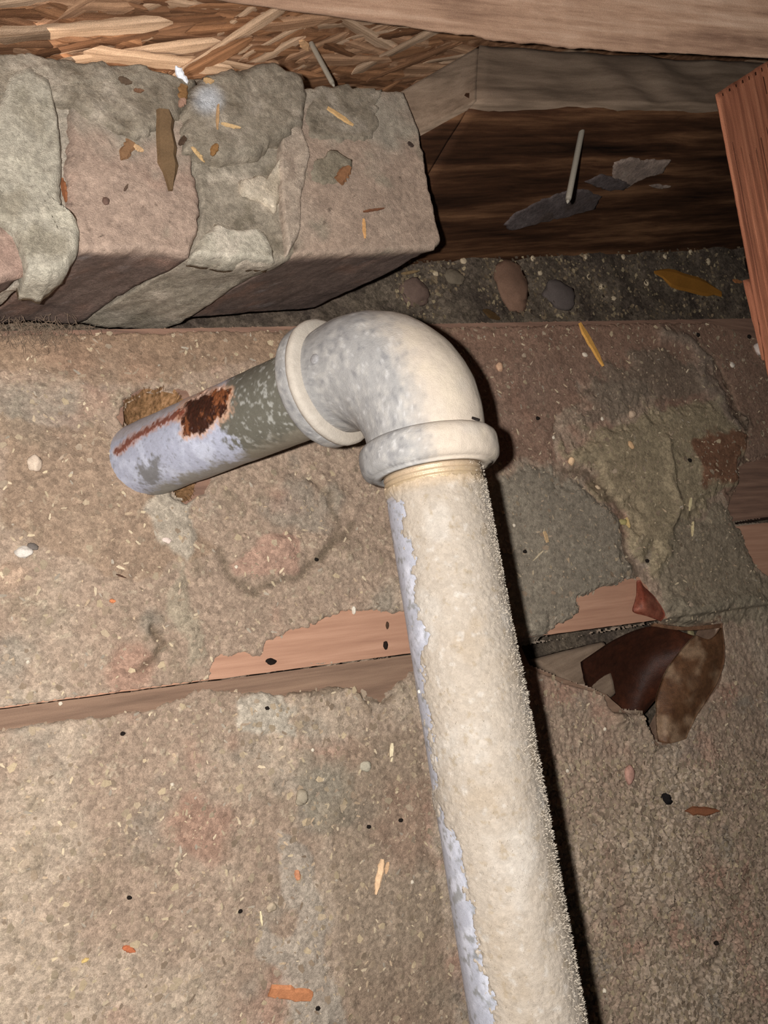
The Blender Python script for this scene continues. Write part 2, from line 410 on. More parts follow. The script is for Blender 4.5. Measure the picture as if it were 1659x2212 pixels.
# bare places
absent = np.full(GX.shape, 999.)
def bare(poly, k=1.): 
    global absent
    absent = np.minimum(absent, sdf(PU+wu*.45*k+fineu*k, PV+wv*.45*k+fineu*k, poly))
bare([(455, 1447), (480, 1420), (520, 1412), (545, 1425), (575, 1415), (580, 1385), (660, 1360), (740, 1325), (800, 1322), (930, 1330), (930, 1420), (700, 1420), (620, 1440), (560, 1445), (500, 1455)], .7)
bare([(1160, 1392), (1215, 1345), (1240, 1325), (1245, 1290), (1375, 1250), (1440, 1345), (1300, 1370)], .7)
bare([(1598, 1140), (1720, 1122), (1720, 1262), (1655, 1238), (1625, 1210), (1610, 1165)], .4)
bare([(1585, Y1(1585)-7), (1720, Y1(1720)-10), (1720, Y1(1720)+12), (1590, Y1(1590)+6)], .1)
bare([(1578, 1100), (1610, 1010), (1720, 960), (1720, 1120), (1590, 1120)], .6)
bare([(-400, Y2(-400)-2), (930, Y2(930)-3), (930, Y2(930)+22), (830, 1500), (720, 1475), (620, 1500), (520, 1485), (440, 1480), (330, 1530), (200, 1548), (60, 1566), (-400, 1625)], .6)
bare([(1130, 1392), (1430, 1341), (1560, 1352), (1575, 1400), (1560, 1480), (1470, 1600), (1418, 1605), (1400, 1540), (1330, 1535), (1308, 1498), (1140, 1436)], .25)
hp_ = None
hp = [(258, 900), (272, 868), (300, 848), (345, 840), (400, 848), (430, 900), (446, 960), (452, 1040), (435, 1062), (402, 1084), (376, 1074), (350, 1010), (300, 960)]
absent = np.minimum(absent, sdf(PU+fineu*.6, PV+fineu*.6, hp))
# keep the board edge at the back free
absent = np.minimum(absent, (PV-Y0(PU))-4+n3*4)
absent = np.where((PV < Y2(PU)-1) & (PV > Y2(PU)-45) & (PU < 452), np.maximum(absent, 9.), absent)
k = sm(absent, 0, 9)
zs = h*k-.0022*(1-k)-below*.005
V = np.stack([GX, GY, zs], -1).reshape(-1, 3)
ny, nx = GX.shape
ii, jj = np.meshgrid(np.arange(ny-1), np.arange(nx-1), indexing='ij'); q = (ii*nx+jj)
keepx = 1
keep = (absent[:-1, :-1] > -4) & (PU[:-1, :-1] > -160) & (PU[:-1, :-1] < 2150) & (PV[:-1, :-1] < 2420)
q = q[keep]; Fg = np.stack([q, q+1, q+1+nx, q+nx], 1)
used = np.zeros(len(V), bool); used[Fg.ravel()] = True; remap = np.cumsum(used)-1
dirt = np_mesh('dust_and_rubble', V[used], remap[Fg], M_dirt, None, col.reshape(-1, 3)[used])
tag(dirt, 'layer of brown dust, mortar crumbs and grit covering the boards', 'dust', None, 'stuff')

# pale flecks, chaff and crumbs in the dust
def flecks(name, n, place, size, cols, parent=None, elong=(1, 3.5)):
    vs = []; fs = []; cc = []
    for k in range(n):
        r = place()
        if r is None: continue
        p, up_ = r; s = size*random.uniform(.4, 1.)**1.6*1.5; l = s*random.uniform(*elong)
        a = up_.orthogonal().normalized(); a.rotate(Matrix.Rotation(random.uniform(0, 6.28), 3, up_)); b = up_.cross(a)
        tl = up_*random.uniform(-.25, .35); a = (a+tl).normalized(); w_ = s*.5; t = s*.35; i0 = len(vs)
        for (x, y) in ((-l/2, -w_*.6), (-l*.1, -w_), (l/2, -w_*.3), (l*.4, w_*.7), (-l*.3, w_)): vs.append(p+a*x+b*y+up_*t*random.uniform(.5, 1.2))
        vs.append(p-up_*t*.6)
        fs += [(i0, i0+1, i0+4), (i0+1, i0+3, i0+4), (i0+1, i0+2, i0+3), (i0, i0+5, i0+1), (i0+1, i0+5, i0+2), (i0+2, i0+5, i0+3), (i0+3, i0+5, i0+4), (i0+4, i0+5, i0)]
        c = s2l(random.choice(cols))*random.uniform(.8, 1.15); cc += [c]*6
    o = np_mesh(name, [tuple(v) for v in vs], fs, M_tint, parent, np.array(cc), smooth=False); o['kind'] = 'stuff'
    return o
flatz = zs; flatabs = absent
def rnd_floor(dens_fn):
    def f():
        for _ in range(30):
            i = random.randrange(ny); j = random.randrange(nx); u, v = PU[i, j], PV[i, j]
            if not (-40 < u < 1700 and 690 < v < 2260) or flatabs[i, j] < 3: continue
            if random.random() > dens_fn(u, v): continue
            return Vector((GX[i, j], GY[i, j], flatz[i, j]+.0001)), UP
        return None
    return f
o = flecks('chaff_and_crumbs', 9000, rnd_floor(lambda u, v: .35+.5*(u > 1150)*(v > 1500)+.2*(v > 1500)), .00105,
       [(196, 178, 148), (182, 163, 138), (172, 152, 132), (160, 141, 121), (204, 186, 158), (152, 134, 114), (186, 163, 136), (166, 154, 138), (140, 122, 104), (170, 150, 128)])
o.parent = dirt; o['label'] = 'tiny pale chaff flecks'
o = flecks('coarse_grit', 6500, rnd_floor(lambda u, v: 1. if (u > 1170 and v > 1640) else (.12 if v > 1480 else .05)),   .0026,
       [(170, 152, 128), (158, 142, 120), (150, 132, 112), (184, 165, 136), (144, 126, 107), (164, 146, 126)], None, (1, 1.5))
o.parent = dirt; o['label'] = 'coarse tan grit right of the pipe'

# ------------------------------------------------------------------ bricks
BT = c2w((0, 0, 0))
cb = .43*np.dot(((410-CX)/F, (550-CY)/F, 1), DOWN)    # distance of the brick tops under the lens
ZB = H-cb
def bt(u, v, dz=0.): return onz(u, v, ZB+dz)
pier = empty('brick_ledge', bt(500, 500, -.09), 'broken ledge of old mortared bricks resting behind the boards', 'brickwork')
ddir = Vector(M3 @ DN)
def brick_tint(base, base2, grey=.0):
    def f(V):
        n = f3(V, 40, 4, 61); m = f3(V, 160, 4, 62); u, v = to_px(V)
        c = np.tile(s2l(base), (len(V), 1)); c = mix(c, s2l(base2), sm(n, 0, .8)*.7); c = mix(c, s2l((140, 130, 114)), sm(f3(V, 70, 5, 69), .2, .7)*.7); c = mix(c, s2l((92, 78, 68)), sm(f3(V, 330, 2, 64), .75, .95)*.8)
        c = mix(c, s2l((150, 142, 128)), sm(300-v+n*120, -40, 110)*.85)          # crust of mortar toward the back
        side = sm(ZB-V[:, 2], .0045, .007)                                        # front faces: free of dust, grazing-light darkness painted into the colour
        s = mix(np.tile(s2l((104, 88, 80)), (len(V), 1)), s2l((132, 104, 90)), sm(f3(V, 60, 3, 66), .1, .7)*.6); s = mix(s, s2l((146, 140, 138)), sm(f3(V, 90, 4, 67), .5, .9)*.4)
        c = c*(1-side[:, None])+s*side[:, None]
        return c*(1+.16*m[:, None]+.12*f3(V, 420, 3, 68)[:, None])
    return f
L_ = ddir*((ZB+.013)/.935)
def mk(name, pts, dz, mat, tint, **kw):
    return prism(name, [bt(x, y, dz) for x, y in pts], L_, mat, pier, tint=tint, **kw)
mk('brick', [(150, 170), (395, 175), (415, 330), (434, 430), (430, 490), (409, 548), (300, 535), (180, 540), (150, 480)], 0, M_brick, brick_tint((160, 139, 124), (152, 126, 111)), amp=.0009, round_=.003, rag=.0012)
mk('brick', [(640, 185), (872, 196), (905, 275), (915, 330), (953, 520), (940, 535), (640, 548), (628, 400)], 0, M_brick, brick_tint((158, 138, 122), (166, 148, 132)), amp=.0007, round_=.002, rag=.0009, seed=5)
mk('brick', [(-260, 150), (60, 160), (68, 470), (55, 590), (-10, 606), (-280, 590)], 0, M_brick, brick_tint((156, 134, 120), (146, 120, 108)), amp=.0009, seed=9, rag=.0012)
def mort(c1=(158, 148, 134), c2=(180, 170, 155), c3=(120, 110, 96), sc=60):
    def f(V):
        n = f3(V, sc, 5, 71); m = f3(V, 300, 3, 72)
        c = np.tile(s2l(c1), (len(V), 1)); c = mix(c, s2l(c2), sm(n, .05, .6)); c = mix(c, s2l(c3), sm(-n, .15, .7)*.8)
        return c*(1+.1*m[:, None])
    return f
# mortar joint between the bricks
mk('mortar_joint', [(405, 165), (640, 160), (640, 300), (655, 420), (640, 552), (600, 572), (500, 560), (418, 548), (438, 440), (410, 320)], -.0025, M_mortar,
   mort((146, 136, 121), (176, 164, 148), (116, 107, 92), 70), amp=.0016, rag=.001, seed=2)
mk('mortar_joint', [(58, 150), (160, 150), (160, 520), (100, 590), (60, 590)], -.004, M_mortar, mort(), amp=.0016, rag=.001, seed=6)
def lumpm(name, pts, dz, th, tint, **kw):
    return prism(name, [bt(x, y, dz) for x, y in pts], Vector((0, 0, -th)), M_mortar, pier, tint=tint, **kw)
def crustf(V):
    u, v = to_px(V); n = f3(V, 70, 5, 75); c = mort((140, 130, 115), (160, 149, 134), (108, 98, 84), 90)(V)
    return mix(c, s2l((196, 200, 206)), sm(np.hypot(u-450, v-215), 45, 10)*.8)
# mortar crust heaped along the back
lumpm('mortar_crust', [(-200, 130), (0, 112), (60, 108), (150, 112), (175, 130), (300, 142), (390, 165), (425, 172), (400, 250), (300, 300), (210, 260), (150, 220), (60, 200), (-200, 230)], .0035, .02, crustf, amp=.0017, rag=.0028, seed=12, round_=.004)
lumpm('mortar_crust', [(415, 168), (450, 145), (520, 132), (590, 130), (655, 148), (668, 185), (665, 260), (610, 300), (560, 330), (470, 340), (400, 320), (395, 230)], .006, .02, crustf, amp=.0016, rag=.0022, seed=13, round_=.006)
lumpm('mortar_crust', [(665, 190), (760, 180), (830, 190), (805, 300), (740, 305), (670, 290)], .0012, .012, mort((134, 124, 109), (150, 140, 126), (106, 97, 84), 90), amp=.0010, rag=.0032, seed=14, round_=.002)
lumpm('mortar_crust', [(665, 340), (720, 325), (755, 345), (745, 385), (700, 395), (665, 375)], .0012, .008, mort((134, 124, 107), (142, 133, 116), (114, 104, 88), 90), amp=.0007, rag=.003, seed=15, round_=.0015)
# thick pale drip on the left
lumpm('mortar_drip', [(22, 150), (65, 132), (105, 165), (128, 230), (136, 330), (136, 440), (134, 512), (172, 470), (178, 520), (150, 570), (110, 605), (60, 600), (50, 560), (30, 500), (-30, 450), (-60, 330), (-20, 240)], .005, .02,
      mort((166, 159, 144), (182, 175, 158), (138, 130, 114), 60), amp=.0016, rag=.0014, seed=16, round_=.006)
# pale smears in the joint
lumpm('mortar_smear', [(515, 385), (575, 380), (600, 350), (612, 330), (615, 430), (600, 455), (560, 425), (530, 415)], .0012, .012, mort((184, 170, 150), (194, 181, 162), (164, 150, 130), 90), amp=.001, rag=.0022, seed=17, round_=.002)
lumpm('mortar_smear', [(615, 268), (650, 262), (672, 330), (655, 420), (650, 510), (625, 545), (606, 400), (606, 320)], .003, .012, mort((170, 154, 138), (178, 162, 146), (150, 133, 118), 90), amp=.0009, rag=.0015, seed=18, round_=.003)
lumpm('mortar_smear', [(430, 510), (470, 480), (560, 490), (590, 520), (600, 560), (500, 556), (425, 545)], .0006, .012, mort((176, 168, 152), (190, 180, 164), (150, 142, 126), 90), amp=.0009, rag=.0018, seed=19, round_=.003)

# ------------------------------------------------------------------ timbers
def box_between(name, corners, thick, mat, seg=40, rough=.0006, round_=.001, label=None, cat=None, parent=None, tint=None, step=.004, rag=.0006, namp=45.):
    """board whose visible face has the given 3-D outline; thick = vector from that face into the wood"""
    o = prism(name, corners, thick, mat, parent, step=step, amp=rough, namp=namp, rag=rag, round_=round_, tint=tint)
    if label: tag(o, label, cat)
    return o
e1 = np.array((.055, -.256, .55)); e3 = np.array((.344, -.345, .75)); bdir = (e3-e1)
def cw(a): return Vector(c2w(a))
f1 = cw(e1); fd = Vector(M3 @ bdir)
beam = empty('sill_beam', f1+Vector((0, 0, -.2)), 'thick dark timber beam with a dusty chamfered top behind the bricks', 'beam')
fend = f1+fd*3.2
M_bdust = grain('dusty_timber', [(110, 92, 76), (136, 116, 98), (148, 129, 111)], fd, UP, .95, .5, .2, 10, 90)
M_bface = grain('dark_timber', [(20, 11, 7), (74, 48, 32), (122, 88, 62)], fd, fd.orthogonal(), .75, .4, .25, 5, 75, .15)
dz = Vector((0, 0, -.45))+Vector((-fd.y, fd.x, 0)).normalized()*(-.12)
# core of the beam: front face dark
def quadgrid(a, b, c, d, nu, nv, amp, sc, seed, nrm_):
    V = []; 
    for j in range(nv+1):
        for i in range(nu+1):
            s = i/nu; t = j/nv; V.append((a.lerp(b, s)).lerp(d.lerp(c, s), t)[:])
    V = np.array(V); V = V+np.array(nrm_[:])*(f3(V, sc, 4, seed)*amp)[:, None]
    F_ = [(j*(nu+1)+i, j*(nu+1)+i+1, (j+1)*(nu+1)+i+1, (j+1)*(nu+1)+i) for j in range(nv) for i in range(nu)]
    return V, F_
def slabbox(name, a, b, c, d, into, mat, parent, nu=60, nv=24, amp=.001, sc=25, seed=0):
    V, F_ = quadgrid(a, b, c, d, nu, nv, amp, sc, seed, -into.normalized()); n = len(V)
    V2 = V+np.array(into[:]); V = np.concatenate([V, V2]); F_ = F_+[(f[3]+n, f[2]+n, f[1]+n, f[0]+n) for f in F_]
    ring = [i for i in range(nu+1)]+[j*(nu+1)+nu for j in range(1, nv+1)]+[nv*(nu+1)+i for i in range(nu-1, -1, -1)]+[j*(nu+1) for j in range(nv-1, 0, -1)]
    for k in range(len(ring)): x, y = ring[k], ring[(k+1) % len(ring)]; F_.append((y, x, x+n, y+n))
    return np_mesh(name, V, F_, mat, None)
fn = fd.cross(dz).normalized()
if fn.dot(Vector(CAM)-f1) < 0: fn = -fn
into = -fn*.035
tn = fd.cross(fn).normalized()
def on_top(u, v, o_=.0):
    r = Vector(ray(u, v)); t = (f1+tn*o_-Vector(CAM)).dot(tn)/r.dot(tn); return Vector(CAM)+r*t
fr0 = P(872, 300, .552); bk1 = on_top(1030, 105); bk0 = P(830, 222, .545); bkend = bk1+fd*3.2
print('beam', (bk1-f1).length, (fr0-f1).length, f1.z)
o = slabbox('beam_face', f1, fend, fend+dz+fn*.17, f1+dz, into*.25, M_bface, beam, 120, 30, .0016, 22, 5); adopt(o, beam)
o = slabbox('beam_end', fr0-UP*.001, f1-UP*.001, f1+dz, fr0+dz, into*.06, M_bface, beam, 20, 30, .0012, 22, 6); adopt(o, beam)
o = slabbox('beam_top', bk1+UP*.003, bkend+UP*.003, fend+fn*.0015+UP*.003, f1+fn*.0015+UP*.003, Vector((0, 0, -.05)), M_bdust, beam, 120, 16, .003, 26, 7); adopt(o, beam); o['label'] = 'top covered with grey dust'
o = slabbox('beam_top', bk0+UP*.003, bk1+UP*.003, f1+fn*.0015+UP*.003, fr0+fn*.0015+UP*.003, Vector((0, 0, -.05)), M_bdust, beam, 20, 16, .0012, 26, 8); adopt(o, beam); o['label'] = 'sloping chamfer covered with grey dust'
def on_face(u, v, off=0.):
    r = Vector(ray(u, v)); t = (f1+fn*off-Vector(CAM)).dot(fn)/r.dot(fn); return Vector(CAM)+r*t
bpy.context.view_layer.update()
def fpatch(pts, colr, th=.0015, seed=0, label=None):
    o = prism('plaster_patch', [hit(x, y)[0]+fn*th for x, y in pts], -fn*.003, M_mortar, beam, tint=mort(*colr), amp=.0004, rag=.002, round_=.001, seed=seed)
    if label: o['label'] = label
PC = ((150, 132, 120), (176, 160, 146), (120, 106, 98))
PC2 = ((88, 78, 76), (98, 88, 86), (76, 64, 58))
fpatch([(1325, 350), (1365, 338), (1400, 346), (1448, 345), (1432, 372), (1385, 385), (1355, 402), (1322, 385)], PC, .0018, 1, 'off-white plaster splash')
fpatch([(1265, 392), (1300, 375), (1330, 385), (1365, 400), (1350, 412), (1300, 408)], PC2, .0014, 2)
fpatch([(1400, 400), (1435, 397), (1452, 402), (1430, 408)], PC, .0014, 3)
fpatch([(1090, 485), (1110, 462), (1170, 430), (1220, 412), (1270, 408), (1298, 425), (1285, 450), (1220, 468), (1150, 485), (1105, 496)], PC2, .0013, 4, 'grey plaster smear')

# joist overhead
j0, j1 = P(250, -32, .47), P(1760, 132, .60); jd = (j1-j0)
M_joist = grain('rough_sawn_joist', [(128, 96, 78), (176, 142, 118), (196, 168, 146)], jd, jd.orthogonal(), .9, .6, .2, 7, 110)
jt = Vector(M3 @ np.array((.03, -.13, -.03)))
ctl = [P(250, -32, .47), P(700, 33, .508), P(830, 50, .518), P(1090, 88, .541), P(1240, 107, .556), P(1500, 116, .578), P(1760, 132, .60)]
joist = box_between('floor_joist', ctl+[j1+jt*1.2, j0+jt*1.2], Vector(M3 @ np.array((-.02, -.03, .035))), M_joist, rough=.0012, rag=.0009, step=.003, namp=25.,
   label='rough sawn pale brown joist crossing overhead in front of the strand board', cat='joist')
# red-brown stud at the right
s0 = P(1548, 202, .50); s1 = P(1665, 128, .52); sd = (P(1654, 765, .485)-s0)*1.15
M_stud = grain('red_brown_stud', [(110, 64, 46), (144, 90, 66), (158, 106, 80)], sd, UP, .8, .5, .14, 8, 240)
stud = empty('wooden_stud', s0+sd, 'red-brown sawn wooden stud with straight grain at the right edge', 'stud')
wv_ = (s1-s0)*1.6
sn = (s1-s0).cross(sd).normalized()
if sn.dot(Vector(CAM)-s0) < 0: sn = -sn
o = prism('stud_body', [s0, s0+wv_, s0+wv_+sd*2.1, s0+sd*2.1], Vector(ray(1570, 400)).normalized()*.036, M_stud, stud, step=.003, amp=.0004, rag=.0004, round_=.001)
# raised growth lines of the sawn face
for k in range(9):
    a = s0+wv_*(.06+k*.075)+sn*.0003+sd*.01; b = a+sd*2.0; t = wv_.normalized()*.0012*(1 if k % 2 else .7)
    prism('grain_ridge', [a-t, a+t, b+t, b-t], -sn*.001, M_stud, stud, step=.006, amp=.0002, rag=.0003, round_=.0006, rings=3)
o = prism('side_cleat', [P(1612, 600, .535), P(1700, 590, .55), P(1730, 780, .545), P(1654, 775, .53)], Vector(ray(1640, 700)).normalized()*.03, M_stud, stud, step=.004, amp=.0004)

# strand board behind
wxd = fd.normalized(); 
P0 = P(400, 165, .60); wn = wxd.cross(Vector((.0, 0, 1)) ).normalized()
if wn.dot(Vector(CAM)-P0) < 0: wn = -wn
def on_wall(u, v, off=0.):
    r = Vector(ray(u, v)); t = (P0+wn*off-Vector(CAM)).dot(wn)/r.dot(wn); return Vector(CAM)+r*t
M_osb = material('strand_board_base', [(110, 76, 52), (150, 108, 78), (180, 140, 108)], .85, .5, 120., .2)
wu0 = P0-wxd*.55; 
a = wu0+Vector((0, 0, .30)); b = P0+wxd*1.6+Vector((0, 0, .30)); c_ = P0+wxd*1.6+Vector((0, 0, -.30)); d_ = wu0+Vector((0, 0, -.30))
wall = slabbox('wall_back', a, b, c_, d_, -wn*.011, M_osb, None, 60, 24, .0006, 40, 3); tag(wall, 'strand board sheathing closing the back of the cavity', None, None, 'structure')
tem = []
pal = [((150, 108, 78), (206, 164, 130)), ((120, 84, 58), (166, 122, 90)), ((92, 62, 42), (140, 98, 68)), ((176, 138, 106), (222, 190, 160)), ((132, 90, 60), (188, 138, 100))]
smats = [material('wood_strand_'+n_, [a_, b_],   .75, .8, 1., .32, 2400., .25, axes=[((1, 0, 0), 12), ((0, 1, 0), 330), ((0, 0, 1), 330)]) for n_, (a_, b_) in zip(('tan', 'brown', 'dark', 'pale', 'orange'), pal)]
for k in range(10):                                 # ten strand shapes, long flat chips with torn ends
    n_ = 12; Lh = random.uniform(.030, .055); wd = random.uniform(.005, .0115); vs = []
    for i in range(n_+1):
        x = -Lh+2*Lh*i/n_; tw = .0006*math.sin(i*.6+k); e_ = min(1, (1-abs(x/Lh))*random.uniform(3, 6)+.12)
        wj = wd*e_*random.uniform(.85, 1.1)/1.0
        vs += [(x, -wj, .0002+tw), (x, wj, .0012-tw), (x, 0, .0014+random.uniform(0, .0005))]
    fs = []
    for i in range(n_):
        q0 = i*3; q1 = q0+3; fs += [(q0, q1, q1+2, q0+2), (q0+2, q1+2, q1+1, q0+1), (q0+1, q1+1, q1, q0)]
    me = bpy.data.meshes.new('strand'); me.from_pydata(vs, [], fs); me.materials.append(smats[k % 5]); tem.append(me)
def strand(u, v, ang=None, sc=1., off=None, t=None):
    p = on_wall(u, v, .0006+(random.uniform(0, .0022) if off is None else off))
    o = bpy.data.objects.new('strand', tem[random.randrange(10) if t is None else t]); COL.objects.link(o)
    ang = random.gauss(.12, .22) if ang is None else ang
    X = wxd; Yv = wn.cross(X); R = Matrix((X, Yv, wn)).transposed().to_4x4() @ Matrix.Rotation(ang, 4, 'Z') @ Matrix.Rotation(random.uniform(-.03, .03), 4, 'X')
    o.matrix_world = Matrix.Translation(p) @ R @ Matrix.Scale(sc, 4); o.parent = wall
    return o
for k in range(250): strand(random.uniform(-120, 1000), random.uniform(-60, 230), ang=random.choice((.1, .1, .3, -.15, .8))+random.gauss(0, .12), sc=random.uniform(.5, 1.1))
for k in range(40): strand(random.uniform(900, 1750), random.uniform(20, 190), sc=random.uniform(.6, 1.1))
strand(490, 90, .95, 1.05, .005, 3); strand(470, 120, .85, .7, .006, 4)
strand(300, 110, .25, 1.2, .004, 3); strand(350, 130, -.1, 1.2, .0045, 8); strand(180, 60, .2, 1.2, .004, 8); strand(560, 150, -.2, .9, .004, 3)

# ------------------------------------------------------------------ the pipe
Pc = np.array((.0116, -.0692, .375)); dn = DN
uu = np.array(((1135-CX)/F, (2212-CY)/F, 1.0)); z2 = Pc.dot(dn)/uu.dot(dn); ee = nrm(uu*z2-Pc)
PcW = Vector(c2w(Pc)); D = Vector(M3 @ dn).normalized(); E = Vector(M3 @ ee).normalized()
E = (E-D*E.dot(D)).normalized()
rP = .0208
pipe = empty('galvanised_pipe', PcW+D*.18, 'dusty galvanised steel pipe with elbow and rusty nipple entering the bored hole', 'pipe')
def frame(ax, ref):
    b = (Vector(ref)-ax*ax.dot(Vector(ref))).normalized(); return b, ax.cross(b)
def tube(name, start, ax, length, rfun, mat, tint, nA=180, nL=300, cap=False, parent=None, cull=None):
    toc = Vector(CAM)-start; B1, B2 = frame(ax, toc)
    # B2 chosen to point to the right in the image
    if (Vector(M3[:, 0])).dot(B2) < 0: B2 = -B2; flip = True
    else: flip = False
    s = np.linspace(0, length, nL+1); a = np.linspace(-math.pi, math.pi, nA, endpoint=False)
    SS, AA = np.meshgrid(s, a, indexing='ij'); base = np.array(start[:])+SS[..., None]*np.array(ax[:])
    rad = np.cos(AA)[..., None]*np.array(B1[:])+np.sin(AA)[..., None]*np.array(B2[:])
    V0 = base+rad*rP
    R = rfun(SS, AA, V0)
    V = (base+rad*R[..., None]).reshape(-1, 3)
    i, j = np.meshgrid(np.arange(nL), np.arange(nA), indexing='ij'); j2 = (j+1) % nA
    Fq = np.stack([i*nA+j, i*nA+j2, (i+1)*nA+j2, (i+1)*nA+j], -1).reshape(-1, 4)
    if not flip: Fq = Fq[:, ::-1]
    if cull is not None:
        kp = ~cull(SS, AA, V0)[:-1, :].reshape(-1); Fq = Fq[kp]
    c = tint(SS, AA, V.reshape(SS.shape+(3,)))
    o = np_mesh(name, V, Fq, mat, None, c.reshape(-1, 3)); adopt(o, parent or pipe); return o
def g3(V, sc, o_=4, seed=0, gain=.5): return fbm(V[..., 0], V[..., 1], V[..., 2], sc, o_, seed, gain)
# nipple
RUST = [(388, 890), (402, 868), (440, 850), (482, 838), (498, 846), (494, 880), (482, 900), (468, 906), (450, 925), (432, 938), (398, 942), (398, 918), (386, 908)]
def nip_m(V):
    u, v = to_px(V); a = g3(V, 260, 4, 81)*9; b = g3(V, 700, 3, 82)*5
    r = sdf(u+a+b, v-a+b, RUST); stk = dline(u+a*.6, v+b, [(255, 975), (300, 940), (350, 912), (392, 890)])
    return u, v, r, stk
def nip_r(SS, AA, V):
    u, v, r, stk = nip_m(V); n = g3(V, 420, 3, 83)
    return rP+sm(r, 3, -5)*(.0004+.0007*n)+sm(stk, 9, 2)*.0003+g3(V, 90, 3, 84)*.0002
def nip_t(SS, AA, V):
    u, v, r, stk = nip_m(V); n = g3(V, 120, 4, 85); m = g3(V, 500, 3, 86); s_ = np.broadcast_to(SS, u.shape)
    c = np.tile(s2l((182, 187, 206)), u.shape+(1,)); c = mix(c, s2l((202, 208, 226)), sm(n, 0, .7)); c = mix(c, s2l((140, 142, 150)), sm(m, .35, .9)*.6)
    band = sm(s_+n*.006+m*.003, .0655, .0615)                 # weathered grey end next to the elbow
    g = mix(np.tile(s2l((104, 102, 92)), u.shape+(1,)), s2l((160, 160, 154)), sm(m, .1, .8)); c = mix(c, g, band)
    # tan-grey strip along the underside
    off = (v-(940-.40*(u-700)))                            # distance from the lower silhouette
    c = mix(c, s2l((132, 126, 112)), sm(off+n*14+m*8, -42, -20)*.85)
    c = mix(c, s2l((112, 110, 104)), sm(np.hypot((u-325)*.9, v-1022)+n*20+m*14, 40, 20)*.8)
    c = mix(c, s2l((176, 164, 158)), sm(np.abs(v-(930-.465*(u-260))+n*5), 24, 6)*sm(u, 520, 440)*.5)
    halo = sm(r, 16, 1); c = mix(c, s2l((214, 172, 144)), halo*.8)
    m2 = g3(V, 900, 3, 87); rs = mix(np.tile(s2l((60, 32, 22)), u.shape+(1,)), s2l((130, 78, 48)), sm(m2*.5+g3(V, 200, 2, 88)+sm(u-v, -460, -395)*.5, .1, .8)); rs = mix(rs, s2l((40, 22, 16)), sm(-m2, .1, .8)*.8)
    c = mix(c, rs, sm(r, 2, -3))
    c = mix(c, s2l((190, 142, 120)), sm(stk, 15, 6)*.7); c = mix(c, s2l((120, 62, 44)), sm(stk+m*4, 8, 3)*.9)
    return c
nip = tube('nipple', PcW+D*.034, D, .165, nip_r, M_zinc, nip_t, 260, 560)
nip['label'] = 'bare zinc nipple with a dark rust scab and rust streak'
# main pipe
def pip_r(SS, AA, V):
    th = sm(SS, .031, .027); return rP*1.0-.0002+th*(.0004*np.sin(SS*2*math.pi/.0021)-.0003)+g3(V, 60, 3, 91)*.00015
def pip_t(SS, AA, V):
    n = g3(V, 120, 4, 92); m = g3(V, 480, 3, 93)
    c = np.tile(s2l((166, 168, 178)), SS.shape+(1,)); c = mix(c, s2l((190, 192, 202)), sm(n, .1, .7)); c = mix(c, s2l((120, 120, 116)), sm(m+n*.3, .15, .8)*.75)
    c = mix(c, s2l((164, 144, 116)), sm(SS+n*.003, .031, .024)); c = mix(c, s2l((172, 152, 132)), sm(SS+n*.003, .025, .018)*.5)
    return c
tube('pipe_run', PcW+E*.036, E, .33, pip_r, M_zinc, pip_t, 220, 620)
# dust coat: thick on the upper side, bare along the left
TS = [0, .03, .04, .08, .10, .145, .33]; TH = [.0002, .0003, .0005, .0007, .0014, .0015, .0015]
def edge_t(SS):
    ys = np.interp(SS, [0, .024, .031, .06, .091, .12, .138, .145, .152, .158, .18, .20, .231, .33], [-1.3, -1.2, -.72, -.68, -.80, -.82, -.86, -1.05, -1.0, -.80, -.68, -.62, -.58, -.5]); return ys
def cover(SS, AA, V):
    n = g3(V, 70, 4, 101)*.16+g3(V, 300, 4, 102)*.12+g3(V, 900, 2, 103)*.06
    n = np.where(SS < .024+n*.01, -9., n)
    t = np.sin(AA); front = np.cos(AA) > -.35
    # also stops on the far right underside
    return np.where(front, t-edge_t(SS)+n, -1)
def dust_r(SS, AA, V):
    cv = cover(SS, AA, V); th = np.interp(SS, TS, TH)
    up_ = sm(np.sin(AA), -.8, .6); n = g3(V, 90, 5, 104, .6); m = g3(V, 500, 3, 105)
    return rP-.0006+sm(cv, -.04, .10)*(.0007+th*(.25+.75*up_)*(.8+.25*n)+.00014*m+.00012*g3(V, 1100, 2, 109))
def dust_t(SS, AA, V):
    n = g3(V, 60, 4, 106); m = g3(V, 350, 4, 107); k_ = g3(V, 900, 2, 108)
    c = np.tile(s2l((148, 138, 126)), SS.shape+(1,)); c = mix(c, s2l((156, 148, 138)), sm(n, .1, .7)); c = mix(c, s2l((142, 129, 113)), sm(-n, .2, .8)*.7)
    c = mix(c, s2l((134, 120, 100)), sm(m+k_*.4, .4, .95)*.6); c = mix(c, s2l((166, 160, 152)), sm(-m, .4, .9)*.6)
    c = mix(c, s2l((168, 146, 118)), sm(SS+n*.002, .030, .022)*.8)
    return c
dust = tube('dust_coat', PcW+E*.036, E, .33, dust_r, M_dust, dust_t, 300, 800, cull=lambda SS, AA, V: cover(SS, AA, V) < -.16)
dust['label'] = 'thick felt of beige dust lying along the pipe'
